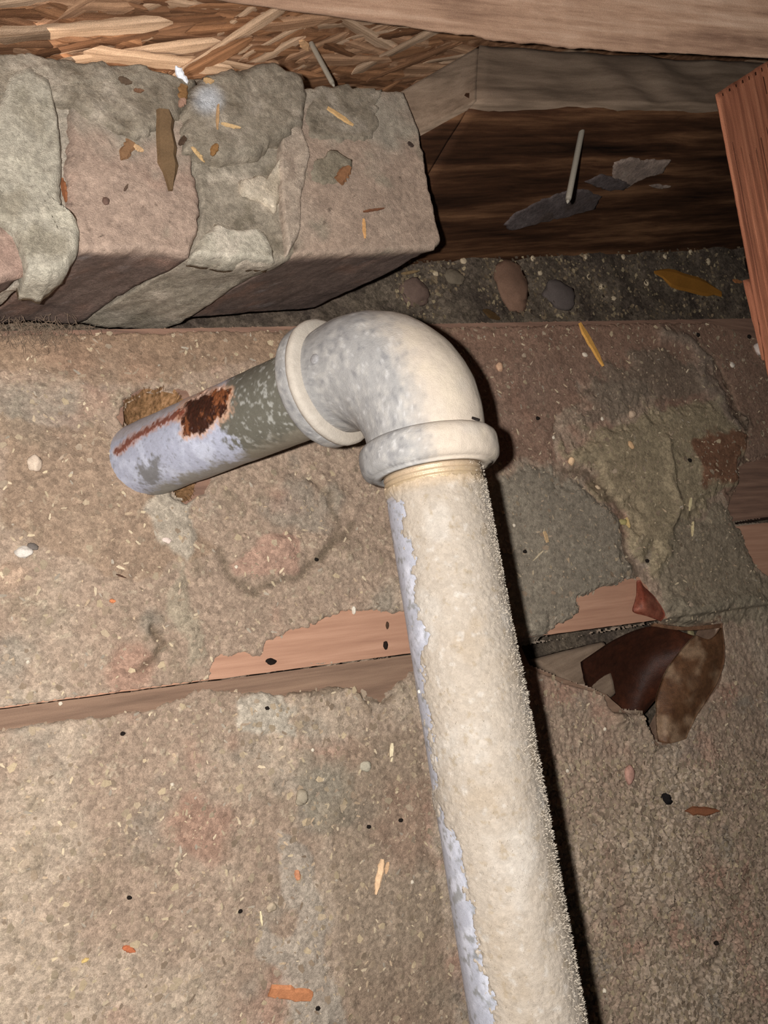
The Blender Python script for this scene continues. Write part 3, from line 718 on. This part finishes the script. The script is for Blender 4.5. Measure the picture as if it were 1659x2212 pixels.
# fuzz on the dust
B1, B2 = frame(E, Vector(CAM)-PcW)
if Vector(M3[:, 0]).dot(B2) < 0: B2 = -B2
vs = []; fs = []
for k in range(9000):
    s = random.uniform(.062, .36) if random.random() < .9 else random.uniform(.05, .12)
    a = random.gauss(1.25, .35) if random.random() < .7 else random.uniform(-.6, 1.9)
    sa = s-.036; th = float(np.interp(sa, TS, TH))*(.25+.75*float(sm(math.sin(a), -.8, .6)))
    r_ = B1*math.cos(a)+B2*math.sin(a); p = PcW+E*s+r_*(rP+th*.75)
    d = (r_+E*random.uniform(-.9, .9)+B2.cross(r_)*random.uniform(-.5, .5)).normalized(); l = random.uniform(.0006, .0018)*(1 if sa > .1 else .6)
    t = d.cross(Vector((random.random(), random.random(), random.random()))).normalized()*.00010; b = len(vs)
    vs += [p-t, p+t, p+d*l*.6+t*.8+E*random.uniform(-.0003, .0003), p+d*l]; fs += [(b, b+1, b+2), (b, b+2, b+3)]
M_fuzz = material('dust_fuzz', (162, 152, 138), 1., .1)
o = np_mesh('dust_fuzz', [tuple(v) for v in vs], fs, M_fuzz, None, smooth=False); adopt(o, pipe); o['kind'] = 'stuff'

# elbow: swept body with two beaded collars
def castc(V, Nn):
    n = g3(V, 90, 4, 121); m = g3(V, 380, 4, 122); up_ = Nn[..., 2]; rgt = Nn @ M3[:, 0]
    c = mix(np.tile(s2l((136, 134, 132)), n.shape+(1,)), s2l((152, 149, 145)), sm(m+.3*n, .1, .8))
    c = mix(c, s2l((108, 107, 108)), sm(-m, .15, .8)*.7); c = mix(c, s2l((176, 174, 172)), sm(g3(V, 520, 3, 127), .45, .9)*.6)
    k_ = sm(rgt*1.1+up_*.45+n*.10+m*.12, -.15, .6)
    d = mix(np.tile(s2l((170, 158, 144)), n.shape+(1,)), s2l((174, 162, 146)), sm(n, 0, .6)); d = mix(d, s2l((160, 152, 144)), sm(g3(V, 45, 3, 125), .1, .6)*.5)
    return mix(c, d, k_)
def sweep(name, path, mat, rad, nA=150, tf=None):
    """path: list of (centre, tangent); rad: radii"""
    n_ = len(path); V = []; Nn = []; side = D.cross(E).normalized()
    for (c0, t), r in zip(path, rad):
        b = side; q = t.cross(b).normalized()
        for k in range(nA):
            a = 2*math.pi*k/nA; dd = b*math.cos(a)+q*math.sin(a); V.append((c0+dd*r)[:]); Nn.append(dd[:])
    Fq = [(i*nA+k, i*nA+(k+1) % nA, (i+1)*nA+(k+1) % nA, (i+1)*nA+k) for i in range(n_-1) for k in range(nA)]
    V = np.array(V); Nn = np.array(Nn); V = V+Nn*(f3(V, 220, 4, 131)*.00022+f3(V, 60, 2, 132)*.0002)[:, None]
    o = np_mesh(name, V, Fq, mat, None, (tf or castc)(V, Nn)); adopt(o, pipe); return o
Rb = .0345; off = Rb; path = []; rad = []
cc0 = PcW+D*Rb+E*Rb
ns = 8
for i in range(ns): s = .047-(.047-Rb)*i/ns; path.append((PcW+D*s, -D)); rad.append(.0240+.0012*i/ns)
for i in range(41):
    a = math.pi/2*i/40; c0 = cc0-E*Rb*math.cos(a)-D*Rb*math.sin(a); t = (-D*math.cos(a)+E*math.sin(a)).normalized(); path.append((c0, t)); rad.append(.0252+.0014*math.sin(2*a)**.7)
for i in range(1, ns+1): s = Rb+(.047-Rb)*i/ns; path.append((PcW+E*s, E)); rad.append(.0252-.0014*i/ns)
# tighten the inner radius by using the same axis as the fitting
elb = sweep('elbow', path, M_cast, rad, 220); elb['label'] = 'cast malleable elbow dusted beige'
def collar(ax, s0_, s1_, r0, label=None):
    prof = []; n_ = 26
    prof.append((s0_-.0012, .0235))
    for i in range(n_+1):
        t = i/n_; x = s0_+(s1_-s0_)*t; e_ = (1-abs(2*t-1)**3.2)**.6 if 0 < t < 1 else 0
        prof.append((x, .0245+(r0-.0245)*e_))
    prof += [(s1_+.0004, .0250), (s1_+.0005, .0215), (s1_-.004, .0205)]
    o = sweep('collar', [(PcW+ax*s, ax) for s, r in prof], M_cast, [r for s, r in prof], 200)
    if label: o['label'] = label
collar(E, .0395, .0545, .0292)
collar(D, .0440, .0550, .0292)
# flat lip inside the nipple-side collar
o = sweep('collar_bead', [(PcW+D*s, D) for s in (.0415, .0420, .0430, .0445, .0460, .047)], M_cast, [.0240, .0282, .0296, .0299, .0294, .0272], 200, lambda V, Nn: castc(V, Nn)*.35+s2l((178, 167, 152))*.65); o['label'] = 'narrow raised bead'
bpy.context.view_layer.update()
# small casting boss on the elbow
p, no, ob = hit(680, 776)
bm = bmesh.new(); bmesh.ops.create_uvsphere(bm, u_segments=16, v_segments=8, radius=.0024)
for v in bm.verts: v.co.z *= .45
me = bpy.data.meshes.new('casting_boss'); bm.to_mesh(me); bm.free(); me.materials.append(material('boss_zinc', (132, 130, 130), .7))
for f in me.polygons: f.use_smooth = True
o = bpy.data.objects.new('casting_boss', me); COL.objects.link(o); o.parent = pipe
o.matrix_parent_inverse = Matrix.Translation(-pipe.location); o.location = p; o.rotation_euler = no.to_track_quat('Z', 'Y').to_euler()

# ------------------------------------------------------------------ loose things
def stone(name, u, v, ru, rv, colr, label, cat='pebble', ang=0, group=None, flat=.6, rag=.25, seed=None, sink=.25):
    p, no, ob = hit(u, v); dist = (p-Vector(CAM)).length; k_ = dist/F*1.0
    bm = bmesh.new(); bmesh.ops.create_icosphere(bm, subdivisions=3, radius=1.0); sd_ = seed if seed is not None else u*7.1+v
    for vt in bm.verts:
        q_ = vt.co.copy(); n_ = mnoise.noise(q_*1.3+Vector((sd_, 0, 0)))*rag+mnoise.noise(q_*3.1+Vector((sd_, 5, 0)))*rag*.5
        vt.co = q_*(1+n_)
    X = Vector(M3[:, 0]); X = (X-no*X.dot(no)).normalized(); Yv = no.cross(X); R = Matrix((X, Yv, no)).transposed()
    R = R @ Matrix.Rotation(ang, 3, 'Z'); a_, b_ = ru*k_, rv*k_; c_ = min(a_, b_)*flat
    for vt in bm.verts: vt.co = R @ Vector((vt.co.x*a_, vt.co.y*b_, vt.co.z*c_))
    me = bpy.data.meshes.new(name); bm.to_mesh(me); bm.free()
    for f in me.polygons: f.use_smooth = True
    at = me.color_attributes.new('tint', 'FLOAT_COLOR', 'POINT'); n_ = len(me.vertices)
    co = np.empty(n_*3); me.vertices.foreach_get('co', co); co = co.reshape(-1, 3)
    cc = s2l(colr)*(1+.15*f3(co+sd_, 500, 3, 3)[:, None]); q_ = np.ones((n_, 4), np.float32); q_[:, :3] = np.clip(cc, 0, 1); at.data.foreach_set('color', q_.ravel())
    me.materials.append(M_tint)
    o = bpy.data.objects.new(name, me); COL.objects.link(o); o.location = p+no*c_*(1-2*sink)
    return tag(o, label, cat, group)
def chip(name, p0, p1, wpx, colr, label, cat='wood chip', group=None, th=.25, tip=(.5, .3), bend=.0, side=0., lift=.0003, stand=False, z=None):
    """thin splinter lying on whatever surface is there, from p0 to p1 (photo pixels)"""
    a, n0, ob = hit(*p0); b, n1_, _ = hit(*p1)
    if stand: a = P(*p0, (b-Vector(CAM)).dot(Vector(M3[:, 2]))+.002)
    m, nm, _ = hit((p0[0]+p1[0])/2, (p0[1]+p1[1])/2)
    if z is not None: a = onz(*p0, z); b = onz(*p1, z); m = a.lerp(b, .5); nm = UP
    if stand: m = a.lerp(b, .5); nm = -Vector(ray(*p0)).normalized()
    if abs((b-a).dot(nm)) > .006: b = b-nm*(b-a).dot(nm)
    ax = (b-a); L = ax.length; ax.normalize(); w_ = wpx*(m-Vector(CAM)).length/F/2; no = nm-ax*nm.dot(ax); no.normalize(); sd_ = no.cross(ax); t_ = max(.0005, w_*th)
    n_ = 9; vs = []; rnd = random.Random(int(p0[0]*13+p0[1])); c0 = (a+b)/2
    up0 = max((m-a.lerp(b, .5)).dot(no), 0)
    for i in range(n_+1):
        s = i/n_; e0 = tip[0]+(1-tip[0])*min(1, s*4); e1_ = tip[1]+(1-tip[1])*min(1, (1-s)*3); ww = w_*min(e0, e1_)*rnd.uniform(.82, 1.1)
        q_ = a+ax*L*s+no*(lift+up0+bend*math.sin(s*math.pi))+sd_*(side*math.sin(s*math.pi))
        j = rnd.uniform(-.12, .12)*w_
        for (x, y) in ((-ww+j, 0), (-ww*.7+j, t_*1.5), (ww*.6+j, t_*1.9), (ww+j, t_*.3)): vs.append(q_+sd_*x+no*y-c0)
    fs = [(i*4+k_, i*4+(k_+1) % 4, i*4+4+(k_+1) % 4, i*4+4+k_) for i in range(n_) for k_ in range(4)]+[(0, 1, 2, 3), (n_*4+3, n_*4+2, n_*4+1, n_*4)]
    cc = np.array([s2l(colr)*rnd.uniform(.85, 1.12) for _ in vs])
    o = np_mesh(name, [tuple(v) for v in vs], fs, M_tint, None, cc, smooth=False); o.location = c0
    return tag(o, label, cat, group)

# on the boards
chip('wood_splinter', (826, 1856), (811, 1932), 15, (238, 200, 160), 'pale cream splinter lying left of the lower pipe')
chip('wood_splinter', (838, 1862), (832, 1888), 9, (214, 176, 138), 'short tan splinter touching the pale cream splinter left of the lower pipe')
chip('wood_chip', (582, 2137), (672, 2152), 27, (196, 132, 92), 'flat orange wood chip lying at the bottom, left of the pipe', tip=(.95, .8))
chip('wood_splinter', (1247, 701), (1298, 794), 19, (214, 160, 84), 'golden jagged splinter on the boards right of the elbow', tip=(.3, .2))
chip('wood_splinter', (846, 1606), (844, 1646), 9, (236, 220, 184), 'thin cream sliver standing out left of the pipe middle')
chip('wood_chip', (264, 2046), (292, 2054), 12, (190, 112, 76), 'small rust-red chip in the lower left foreground dust')
chip('seed_husk', (1478, 1752), (1538, 1752), 18, (134, 86, 60), 'reddish brown pointed husk on the grit at the right', 'husk', tip=(.1, .1), bend=.001)
chip('wood_chip', (1352, 1160-40), (1358, 1142), 9, (204, 176, 120), 'yellowish pellet by the grey mortar spill', 'chip')
chip('wood_chip', (176, 2078), (192, 2070), 8, (214, 184, 120), 'tiny yellow forked chip in the lower left dust')
chip('wood_chip', (236, 1297), (249, 1300), 9, (206, 130, 88), 'small orange fleck left of the mortar ridge, under the nipple')
chip('wood_chip', (640, 1880), (644, 1902), 13, (196, 138, 104), 'small orange chip left of the pale cream splinter', tip=(.5, .5))
chip('straw', (250, 1240), (272, 1248), 4, (84, 60, 48), 'dark thin straw on dust under the nipple', 'straw')
chip('straw', (1172, 1190), (1150, 1212), 4, (206, 190, 160), 'pale thin straw on the grey mortar spill', 'straw')
chip('wood_chip', (1175, 1148), (1182, 1172), 12, (190, 160, 122), 'tan wood chip lying on the grey mortar spill', tip=(.7, .7))
chip('wood_chip', (1492, 1076), (1488, 1104), 7, (204, 190, 150), 'pale grain on the edge of the yellowish mortar mound')
chip('wood_chip', (1496, 1128), (1494, 1160), 7, (210, 192, 150), 'pale grain lying below the yellowish mortar mound')
chip('straw', (562, 1968), (566, 2000), 6, (230, 214, 176), 'short cream straw on the grey vein of mortar', 'straw')
stone('pebble', 650, 1722, 15, 16, (168, 156, 136), 'round grey-tan pebble left of the pipe in the foreground')
stone('pebble', 788, 1655, 13, 11, (184, 176, 156), 'pale grey crumb of mortar left of the pipe, under the cream sliver')
stone('pebble', 585, 1958, 11, 10, (190, 172, 148), 'cube-like tan pebble in the foreground')
stone('pebble', 52, 1195, 17, 15, (214, 206, 196), 'white stone with a grey neighbour near the left edge')
stone('pebble', 70, 1182, 11, 8, (112, 104, 98), 'dark grey crumb touching the white stone near the left edge')
stone('pebble', 74, 1002, 15, 17, (206, 186, 166), 'cream pebble near the left edge, left of the nipple hole')
stone('pebble', 1350, 1672, 13, 20, (192, 148, 132), 'smooth pink pebble on the dust right of the pipe', flat=.7, sink=0.)
stone('black_clump', 1436, 1724, 13, 11, (26, 22, 22), 'fuzzy black clump on the grit at the right', 'clump', rag=.6)
stone('insect_dropping', 584, 1429, 12, 7, (28, 20, 16), 'large black dropping on the salmon board edge', 'dropping')
stone('insect_dropping', 832, 1394, 6, 9, (34, 24, 18), 'black dropping on the salmon board beside the pipe', 'dropping')
stone('insect_dropping', 836, 1351, 4, 8, (74, 56, 42), 'thin brown dropping on the salmon board, upper one beside the pipe', 'dropping')
stone('pebble', 1638, 756, 15, 14, (216, 200, 190), 'large white crumb beside the stud foot')
stone('pebble', 1580, 789, 8, 6, (224, 212, 196), 'small white crumb left of the large one beside the stud')
stone('pebble', 1263, 767, 8, 5, (222, 208, 188), 'white crumb touching the golden splinter')
stone('pebble', 1078, 794, 9, 10, (206, 166, 136), 'round orange-cream crumb right of the elbow')
stone('pebble', 1233, 996, 8, 9, (224, 190, 152), 'cream pebble at the left tip of the yellowish mortar mound')
stone('pebble', 1290, 1054, 7, 6, (204, 180, 150), 'cream crumb under the yellowish mortar mound')
stone('pebble', 1362, 962, 10, 6, (206, 170, 130), 'orange-tan crumb set in the yellowish mortar mound', ang=-.8)
stone('pebble', 1364, 895, 10, 8, (194, 170, 146), 'pale pebble set in the top of the yellowish mortar mound')
stone('pebble', 1345, 1128, 10, 7, (166, 154, 104), 'olive-yellow seed in the crack between the mortar spills', 'seed')
stone('pebble', 1490, 1375-5, 10, 11, (160, 148, 112), 'olive pebble at the upper edge of the dark gap')
stone('pebble', 765, 1318, 5, 9, (230, 222, 206), 'tiny white crumb above the salmon board beside the pipe')
stone('pebble', 360, 1168, 10, 6, (226, 206, 194), 'pinkish white crumb in the pale patch under the nipple')
for u, v, ph in [(683, 1209, 'right of the pink stone under the elbow'), (796, 1786, 'above the pale cream splinter'), (265, 1585, 'below the left end of the brown board strip'), (1547, 2038, 'in the grit at the far lower right'),
        (1161, 904, 'right of the elbow, level with its collar'), (1506, 724, 'near the far board edge, left of the stud foot'), (1617, 728, 'just above the large white crumb by the stud'), (279, 1940, 'in the smooth dust at lower left'),
        (1397, 1212, 'above the small red leaf tip'), (577, 1530, 'on the pale mortar in front of the joint'), (518, 1968, 'left of the cube-like tan pebble'), (686, 2178, 'right below the flat orange chip'),
        (1489, 995, 'on the red-brown stain of the mortar mound'), (1133, 1192, 'on the grey mortar spill beside the pipe shadow'), (865, 1772, 'close to the left side of the pipe, low down')]:
    stone('insect_dropping', u, v, 5, 4, (30, 24, 20), 'tiny black speck '+ph, 'dropping', group='tiny black specks on the boards', flat=.8)
for u, v, ph in [(1195, 945, 'between the elbow shadow and the mortar mound'), (906, 1494, 'against the left side of the pipe, just below the joint'), (130, 1520, 'at the left end of the joint'), (1300, 905, 'above the yellowish mortar mound'),
        (1110, 1135, 'at the upper left of the grey mortar spill'), (510, 1225, 'at the left side of the pink stone'), (372, 1695, 'alone in the foreground left of centre'), (675, 1620, 'under the pale mortar patch'),
        (1306, 1575, 'below the tip of the dark gap'), (1225, 1665, 'left of the smooth pink pebble'), (890, 1905, 'near the pipe, right of the pale cream splinter'), (1305, 2140, 'in the grit right of the pipe shadow, near the bottom'), (60, 1430, 'at the left edge above the joint')]:
    stone('white_grain', u, v, 4, 4, (222, 210, 190), 'tiny white grain '+ph, 'grain', group='tiny white grains on the boards')
p_ins = chip('insect_husk', (1019, 906), (1034, 911), 5, (24, 18, 16), 'tiny black husk on top of the elbow collar', 'husk')

# on the bricks
chip('bark_sliver', (352, 240), (369, 414), 40, (108, 86, 62), 'long dark brown bark sliver lying on the left brick', 'bark', tip=(.75, .2))
chip('wood_chip', (283, 308), (262, 348), 22, (134, 102, 74), 'triangular brown chip left of the bark sliver', tip=(1, .1))
chip('wood_chip', (288, 314), (308, 328), 12, (190, 156, 118), 'tan flake touching the triangular brown chip')
chip('wood_splinter', (414, 316), (441, 348), 9, (206, 172, 124), 'straw-yellow splinter right of the bark sliver')
chip('wood_chip', (468, 312), (454, 336), 15, (126, 92, 56), 'small brown seed-like chip right of the straw-yellow splinter', tip=(.4, .4))
chip('wood_chip', (402, 296), (388, 314), 14, (72, 56, 44), 'dark crumb right of the bark sliver', tip=(.6, .4))
chip('wood_chip', (255, 170), (284, 180), 14, (88, 72, 58), 'dark flat chip near the back of the left mortar crust')
chip('wood_chip', (288, 195), (310, 197), 8, (112, 82, 62), 'thin brown chip beside the dark flat chip on the crust')
chip('wood_chip', (396, 186), (393, 216), 19, (136, 102, 66), 'orange-brown chip under the white plastic scrap', tip=(.9, .8))
chip('wood_chip', (398, 214), (386, 232), 14, (150, 118, 100), 'pinkish chip just below the orange-brown chip')
chip('straw', (470, 228), (468, 282), 7, (176, 142, 104), 'upright thin straw on the middle mortar', 'straw')
chip('straw', (476, 268), (518, 278), 8, (196, 164, 120), 'level yellow straw on the middle mortar', 'straw')
chip('wood_chip', (439, 175), (462, 178), 12, (176, 144, 104), 'tan chip on the rounded middle crust')
chip('wood_splinter', (706, 234), (762, 272), 13, (192, 156, 108), 'tan splinter on the right brick below the leaning nail', tip=(.7, .3))
chip('wood_chip', (752, 362), (728, 394), 24, (130, 92, 64), 'reddish brown wedge chip on the right brick', tip=(.5, .9))
chip('straw', (783, 458), (828, 451), 6, (116, 76, 54), 'thin brown stick at the front of the right brick', 'straw')
chip('wood_chip', (784, 474), (787, 516), 8, (196, 150, 100), 'thin orange sliver at the front of the right brick')
chip('wood_splinter', (137, 388), (146, 438), 14, (138, 88, 58), 'orange-brown splinter tucked against the pale mortar drip')
chip('bark_sliver', (880, 308), (892, 318), 10, (60, 48, 42), 'dark flake at the back corner of the right brick', 'bark')
chip('plastic_scrap', (380, 142), (402, 184), 16, (226, 228, 234), 'white plastic scrap sticking up at the back of the mortar', 'scrap', tip=(.2, .7), stand=True)
stone('dark_pebble', 228, 435, 7, 8, (104, 82, 72), 'dark pit-like crumb on the left brick', 'pebble')
chip('straw', (268, 414), (276, 400), 5, (92, 74, 62), 'short dark straw on the left brick', 'straw')

# on the soil behind the boards
GB = [(120, 98, 84), (104, 92, 82), (98, 86, 80)]
stone('rubble_stone', 1102, 624, 50, 54, (134, 104, 86), 'large brown brickbat on the soil behind the boards', 'stone', flat=.35, rag=.35)
stone('rubble_stone', 892, 634, 34, 30, (112, 92, 82), 'rounded brownish stone left of the large brickbat', 'stone', flat=.4)
stone('rubble_stone', 1205, 640, 40, 32, (98, 88, 84), 'greyish stone right of the large brickbat', 'stone', flat=.4)
stone('rubble_stone', 980, 600, 24, 18, (118, 106, 90), 'small tan stone behind the large brickbat', 'stone', flat=.4)
chip('dry_leaf', (1412, 588), (1556, 634), 40, (150, 102, 40), 'long ochre leaf lying on the dark soil by the stud', 'leaf', tip=(.15, .4), th=.08, z=-.056)
chip('seed_husk', (1042, 670), (1078, 690), 18, (78, 58, 34), 'dark brown husk on the soil beside the board edge', 'husk', tip=(.2, .2), z=-.057)
chip('wood_splinter', (866, 592), (905, 586), 7, (140, 116, 84), 'thin tan splinter on the soil beside the brick', z=-.057)
chip('wood_chip', (1582, 606), (1602, 610), 9, (168, 112, 70), 'small orange chip at the foot of the stud', z=-.057)
for u, v, ph in [(1150, 560, 'leftmost of the bright cluster under the beam'), (1165, 590, 'at the lower left of the bright cluster under the beam'), (1262, 556, 'in the middle of the bright cluster, against the beam'), (1270, 598, 'lowest of the bright cluster under the beam'),
        (1298, 620, 'right below the bright cluster'), (1435, 555, 'above the ochre leaf'), (1490, 545, 'against the beam, right of the ochre leaf tip'), (1528, 566, 'nearest the stud'), (1395, 612, 'left of the ochre leaf'),
        (1345, 556, 'between the bright cluster and the ochre leaf'), (1000, 565, 'behind the small tan stone'), (940, 592, 'between the right brick and the small tan stone'), (1325, 645, 'between the greyish stone and the ochre leaf')]:
    stone('white_grain', u, v, random.uniform(5, 8), random.uniform(4, 7), (196, 178, 150), 'pale grain on dark soil '+ph, 'grain', group='pale grains on the dark soil')
def soil_place():
    x = random.uniform(850, 1620); y = random.uniform(525, 690); p = onz(x, y, -.060)
    return Vector((p.x, p.y, -.0585)), UP
o = flecks('soil_crumbs', 1800, soil_place, .0024, [(120, 104, 84), (100, 88, 74), (140, 122, 98), (84, 72, 62), (156, 140, 112)], floor, (1, 1.6)); o['label'] = 'crumbly brown litter'

# nails
def nail(u0, v0, u1, v1, rpx, label, z0, z1, head=True):
    a = P(u0, v0, z0); b = P(u1, v1, z1); ax = (b-a); L = ax.length; ax.normalize(); r = rpx*z1/F/2
    root = empty('nail', a, label, 'nail'); q_ = ax.to_track_quat('Z', 'Y')
    def cyl(name, segs):
        n_ = 20; vs = []; fs = []
        for (z, rr) in segs:
            for k in range(n_): t = 2*math.pi*k/n_; vs.append((q_ @ Vector((rr*math.cos(t), rr*math.sin(t), z)))[:])
        for i in range(len(segs)-1):
            for k in range(n_): fs.append((i*n_+k, i*n_+(k+1) % n_, (i+1)*n_+(k+1) % n_, (i+1)*n_+k))
        return np_mesh(name, vs, fs, M_steel, root)
    cyl('nail_shank', [(-.012, 0.00001), (-.012, r), (0, r), (L*.5, r*.97), (L-.006, r*.95), (L-.003, r*.75), (L, r*.1)])
    if head: cyl('nail_tip', [(L-.0035, r*.2), (L-.0035, r*.80), (L-.001, r*.45), (L+.0012, .00001)])
M_steel = material('nail_steel', (176, 170, 156), .35, .1, 900., .12, 2600., .6, 0.)
zf = hit(1256, 287)[0]; z0_ = (zf-Vector(CAM)).dot(Vector(M3[:, 2]))
nail(1256, 287, 1226, 438, 14, 'steel nail sticking out of the dark beam face', z0_-.002, z0_-.06)
zw = on_wall(669, 88); z0w = (zw-Vector(CAM)).dot(Vector(M3[:, 2]))
p_, no_, ob_ = hit(722, 186); z1w = (p_-Vector(CAM)).dot(Vector(M3[:, 2]))
nail(669, 88, 722, 187, 12, 'steel nail leaning from the strand board down to the bricks', z0w, z0w-.03)
chip('wood_curl', (648, 80), (662, 102), 16, (216, 172, 130), 'torn pale wood curl where the leaning nail leaves the strand board', 'wood chip', lift=.002)

# dry leaves in the gap
def sheet(name, grid, mat, parent=None, th=.0005, tint=None):
    """grid: rows of (u, v, z world height) -> curved double-sided leaf"""
    rows = [[onz(u, v, z) for (u, v, z) in r] for r in grid]; nr, nc = len(rows), len(rows[0]); K = 7
    def samp(i, j):
        def cr(a, b, c, d, t): return b+(c-a)*(.5*t)+(a*2-b*5+c*4-d)*(.5*t*t)+(b*3-a-c*3+d)*(.5*t*t*t)
        i0 = min(int(i), nr-2); j0 = min(int(j), nc-2); s, t = i-i0, j-j0
        def row(r): r = rows[min(max(r, 0), nr-1)]; return cr(r[max(j0-1, 0)], r[j0], r[j0+1], r[min(j0+2, nc-1)], t)
        return cr(row(i0-1), row(i0), row(i0+1), row(i0+2), s)
    A, B = (nr-1)*K, (nc-1)*K; V = np.array([samp(i/K, j/K)[:] for i in range(A+1) for j in range(B+1)])
    V[:, 2] += f3(V, 120, 3, 7)*.0008; n_ = len(V)
    F_ = [(i*(B+1)+j, i*(B+1)+j+1, (i+1)*(B+1)+j+1, (i+1)*(B+1)+j) for i in range(A) for j in range(B)]
    c = tint(V); V2 = V-np.array((0, 0, th)); 
    F2 = F_+[tuple(x+n_ for x in f[::-1]) for f in F_]
    ring = [i for i in range(B+1)]+[j*(B+1)+B for j in range(1, A+1)]+[A*(B+1)+i for i in range(B-1, -1, -1)]+[j*(B+1) for j in range(A-1, 0, -1)]
    for k_ in range(len(ring)): x, y = ring[k_], ring[(k_+1) % len(ring)]; F2.append((x, y, y+n_, x+n_))
    o = np_mesh(name, np.concatenate([V, V2]), F2, mat, None, np.concatenate([c, c]))
    if parent: adopt(o, parent)
    return o
M_leaf = material('dry_leaf', None, .55, .5, 260., .25, 1800., .35, vor=(160., .12))
def leaf_t(c1, c2, c3, seed=0):
    def f(V):
        n = f3(V, 70, 4, 141+seed); m = f3(V, 260, 3, 142+seed)
        c = mix(np.tile(s2l(c1), (len(V), 1)), s2l(c2), sm(n, .0, .6)); return mix(c, s2l(c3), sm(m, .3, .9)*.6)
    return f
leaf = empty('dry_leaf', onz(1400, 1480, -.02), 'large dark brown curled leaf folded into the gap between the boards', 'leaf')
sheet('leaf_blade', [[(1255, 1430, -.016), (1340, 1375, -.006), (1420, 1352, .001), (1500, 1375, .002)],
                     [(1262, 1470, -.022), (1340, 1430, -.022), (1400, 1420, -.020), (1475, 1420, -.004)],
                     [(1280, 1510, -.026), (1335, 1500, -.030), (1385, 1490, -.026), (1440, 1480, -.006)],
                     [(1310, 1560, -.028), (1345, 1560, -.030), (1382, 1550, -.022), (1408, 1520, -.006)]], M_leaf, leaf, tint=leaf_t((58, 30, 18), (74, 38, 22), (44, 24, 14)))
sheet('leaf_lobe', [[(1500, 1372, .004), (1535, 1380, .0045), (1560, 1350, .005)],
                    [(1450, 1430, -.001), (1510, 1420, .0055), (1566, 1420, .004)],
                    [(1420, 1495, -.004), (1480, 1500, .0055), (1550, 1475, .003)],
                    [(1418, 1545, -.004), (1450, 1550, .0045), (1505, 1545, .003)],
                    [(1420, 1602, -.002), (1448, 1606, .004), (1482, 1596, .0025)]], M_leaf, leaf, tint=leaf_t((96, 66, 44), (140, 114, 90), (66, 40, 26), 3))['label'] = 'paler tan lobe curling over the dust'
sheet('leaf_stalk', [[(1404, 1352, .003), (1412, 1346, .003)], [(1480, 1362, .005), (1482, 1354, .006)], [(1560, 1356, .006), (1562, 1346, .006)]], M_leaf, leaf, tint=leaf_t((112, 82, 62), (130, 96, 72), (90, 62, 44)))
rl = sheet('red_leaf', [[(1378, 1254, .003), (1384, 1254, .004), (1392, 1268, .004)], [(1374, 1290, .003), (1392, 1290, .009), (1416, 1292, .004)],
                   [(1366, 1318, .003), (1395, 1316, .009), (1436, 1326, .004)], [(1376, 1326, .003), (1400, 1332, .005), (1428, 1342, .003)]], M_leaf, None,
      tint=leaf_t((122, 62, 46), (140, 84, 66), (104, 46, 34), 6))
tag(rl, 'small dark red leaf tip standing on the board above the gap', 'leaf')
# strip of wood lining the gap
sp = prism('wood_strip', [onz(1150, 1425, -.024), onz(1310, 1385, -.024), onz(1335, 1500, -.024), onz(1300, 1520, -.024)], Vector((0, 0, -.008)), M_bdust, None, step=.003, amp=.0006, rag=.0004)
tag(sp, 'greyish strip of wood seen down inside the gap beside the brown leaf', 'wood strip')
# cobweb fluff in the corner left of the boards
vs = []; fs = []
for k in range(420):
    u, v = random.gauss(70, 60), random.gauss(722, 14); p = onz(u, v, random.uniform(.001, .006)); d = Vector((random.uniform(-1, 1), random.uniform(-1, 1), random.uniform(-.4, .6))).normalized()
    L = random.uniform(.002, .008); t = d.cross(UP).normalized()*.00011; sg = []; b = len(vs)
    for i in range(6): q_ = p+d*L*i/5+Vector((math.sin(i*1.3+k), math.cos(i*1.7+k), math.sin(i+k)))*.0005; vs += [q_-t, q_+t]
    for i in range(5): fs.append((b+2*i, b+2*i+1, b+2*i+3, b+2*i+2))
M_web = material('cobweb', (120, 102, 86), 1.)
o = np_mesh('cobweb_fluff', [tuple(v) for v in vs], fs, M_web, None, smooth=False); tag(o, 'dark tangle of cobweb and lint where the boards meet the left brick', 'cobweb', None, 'stuff')
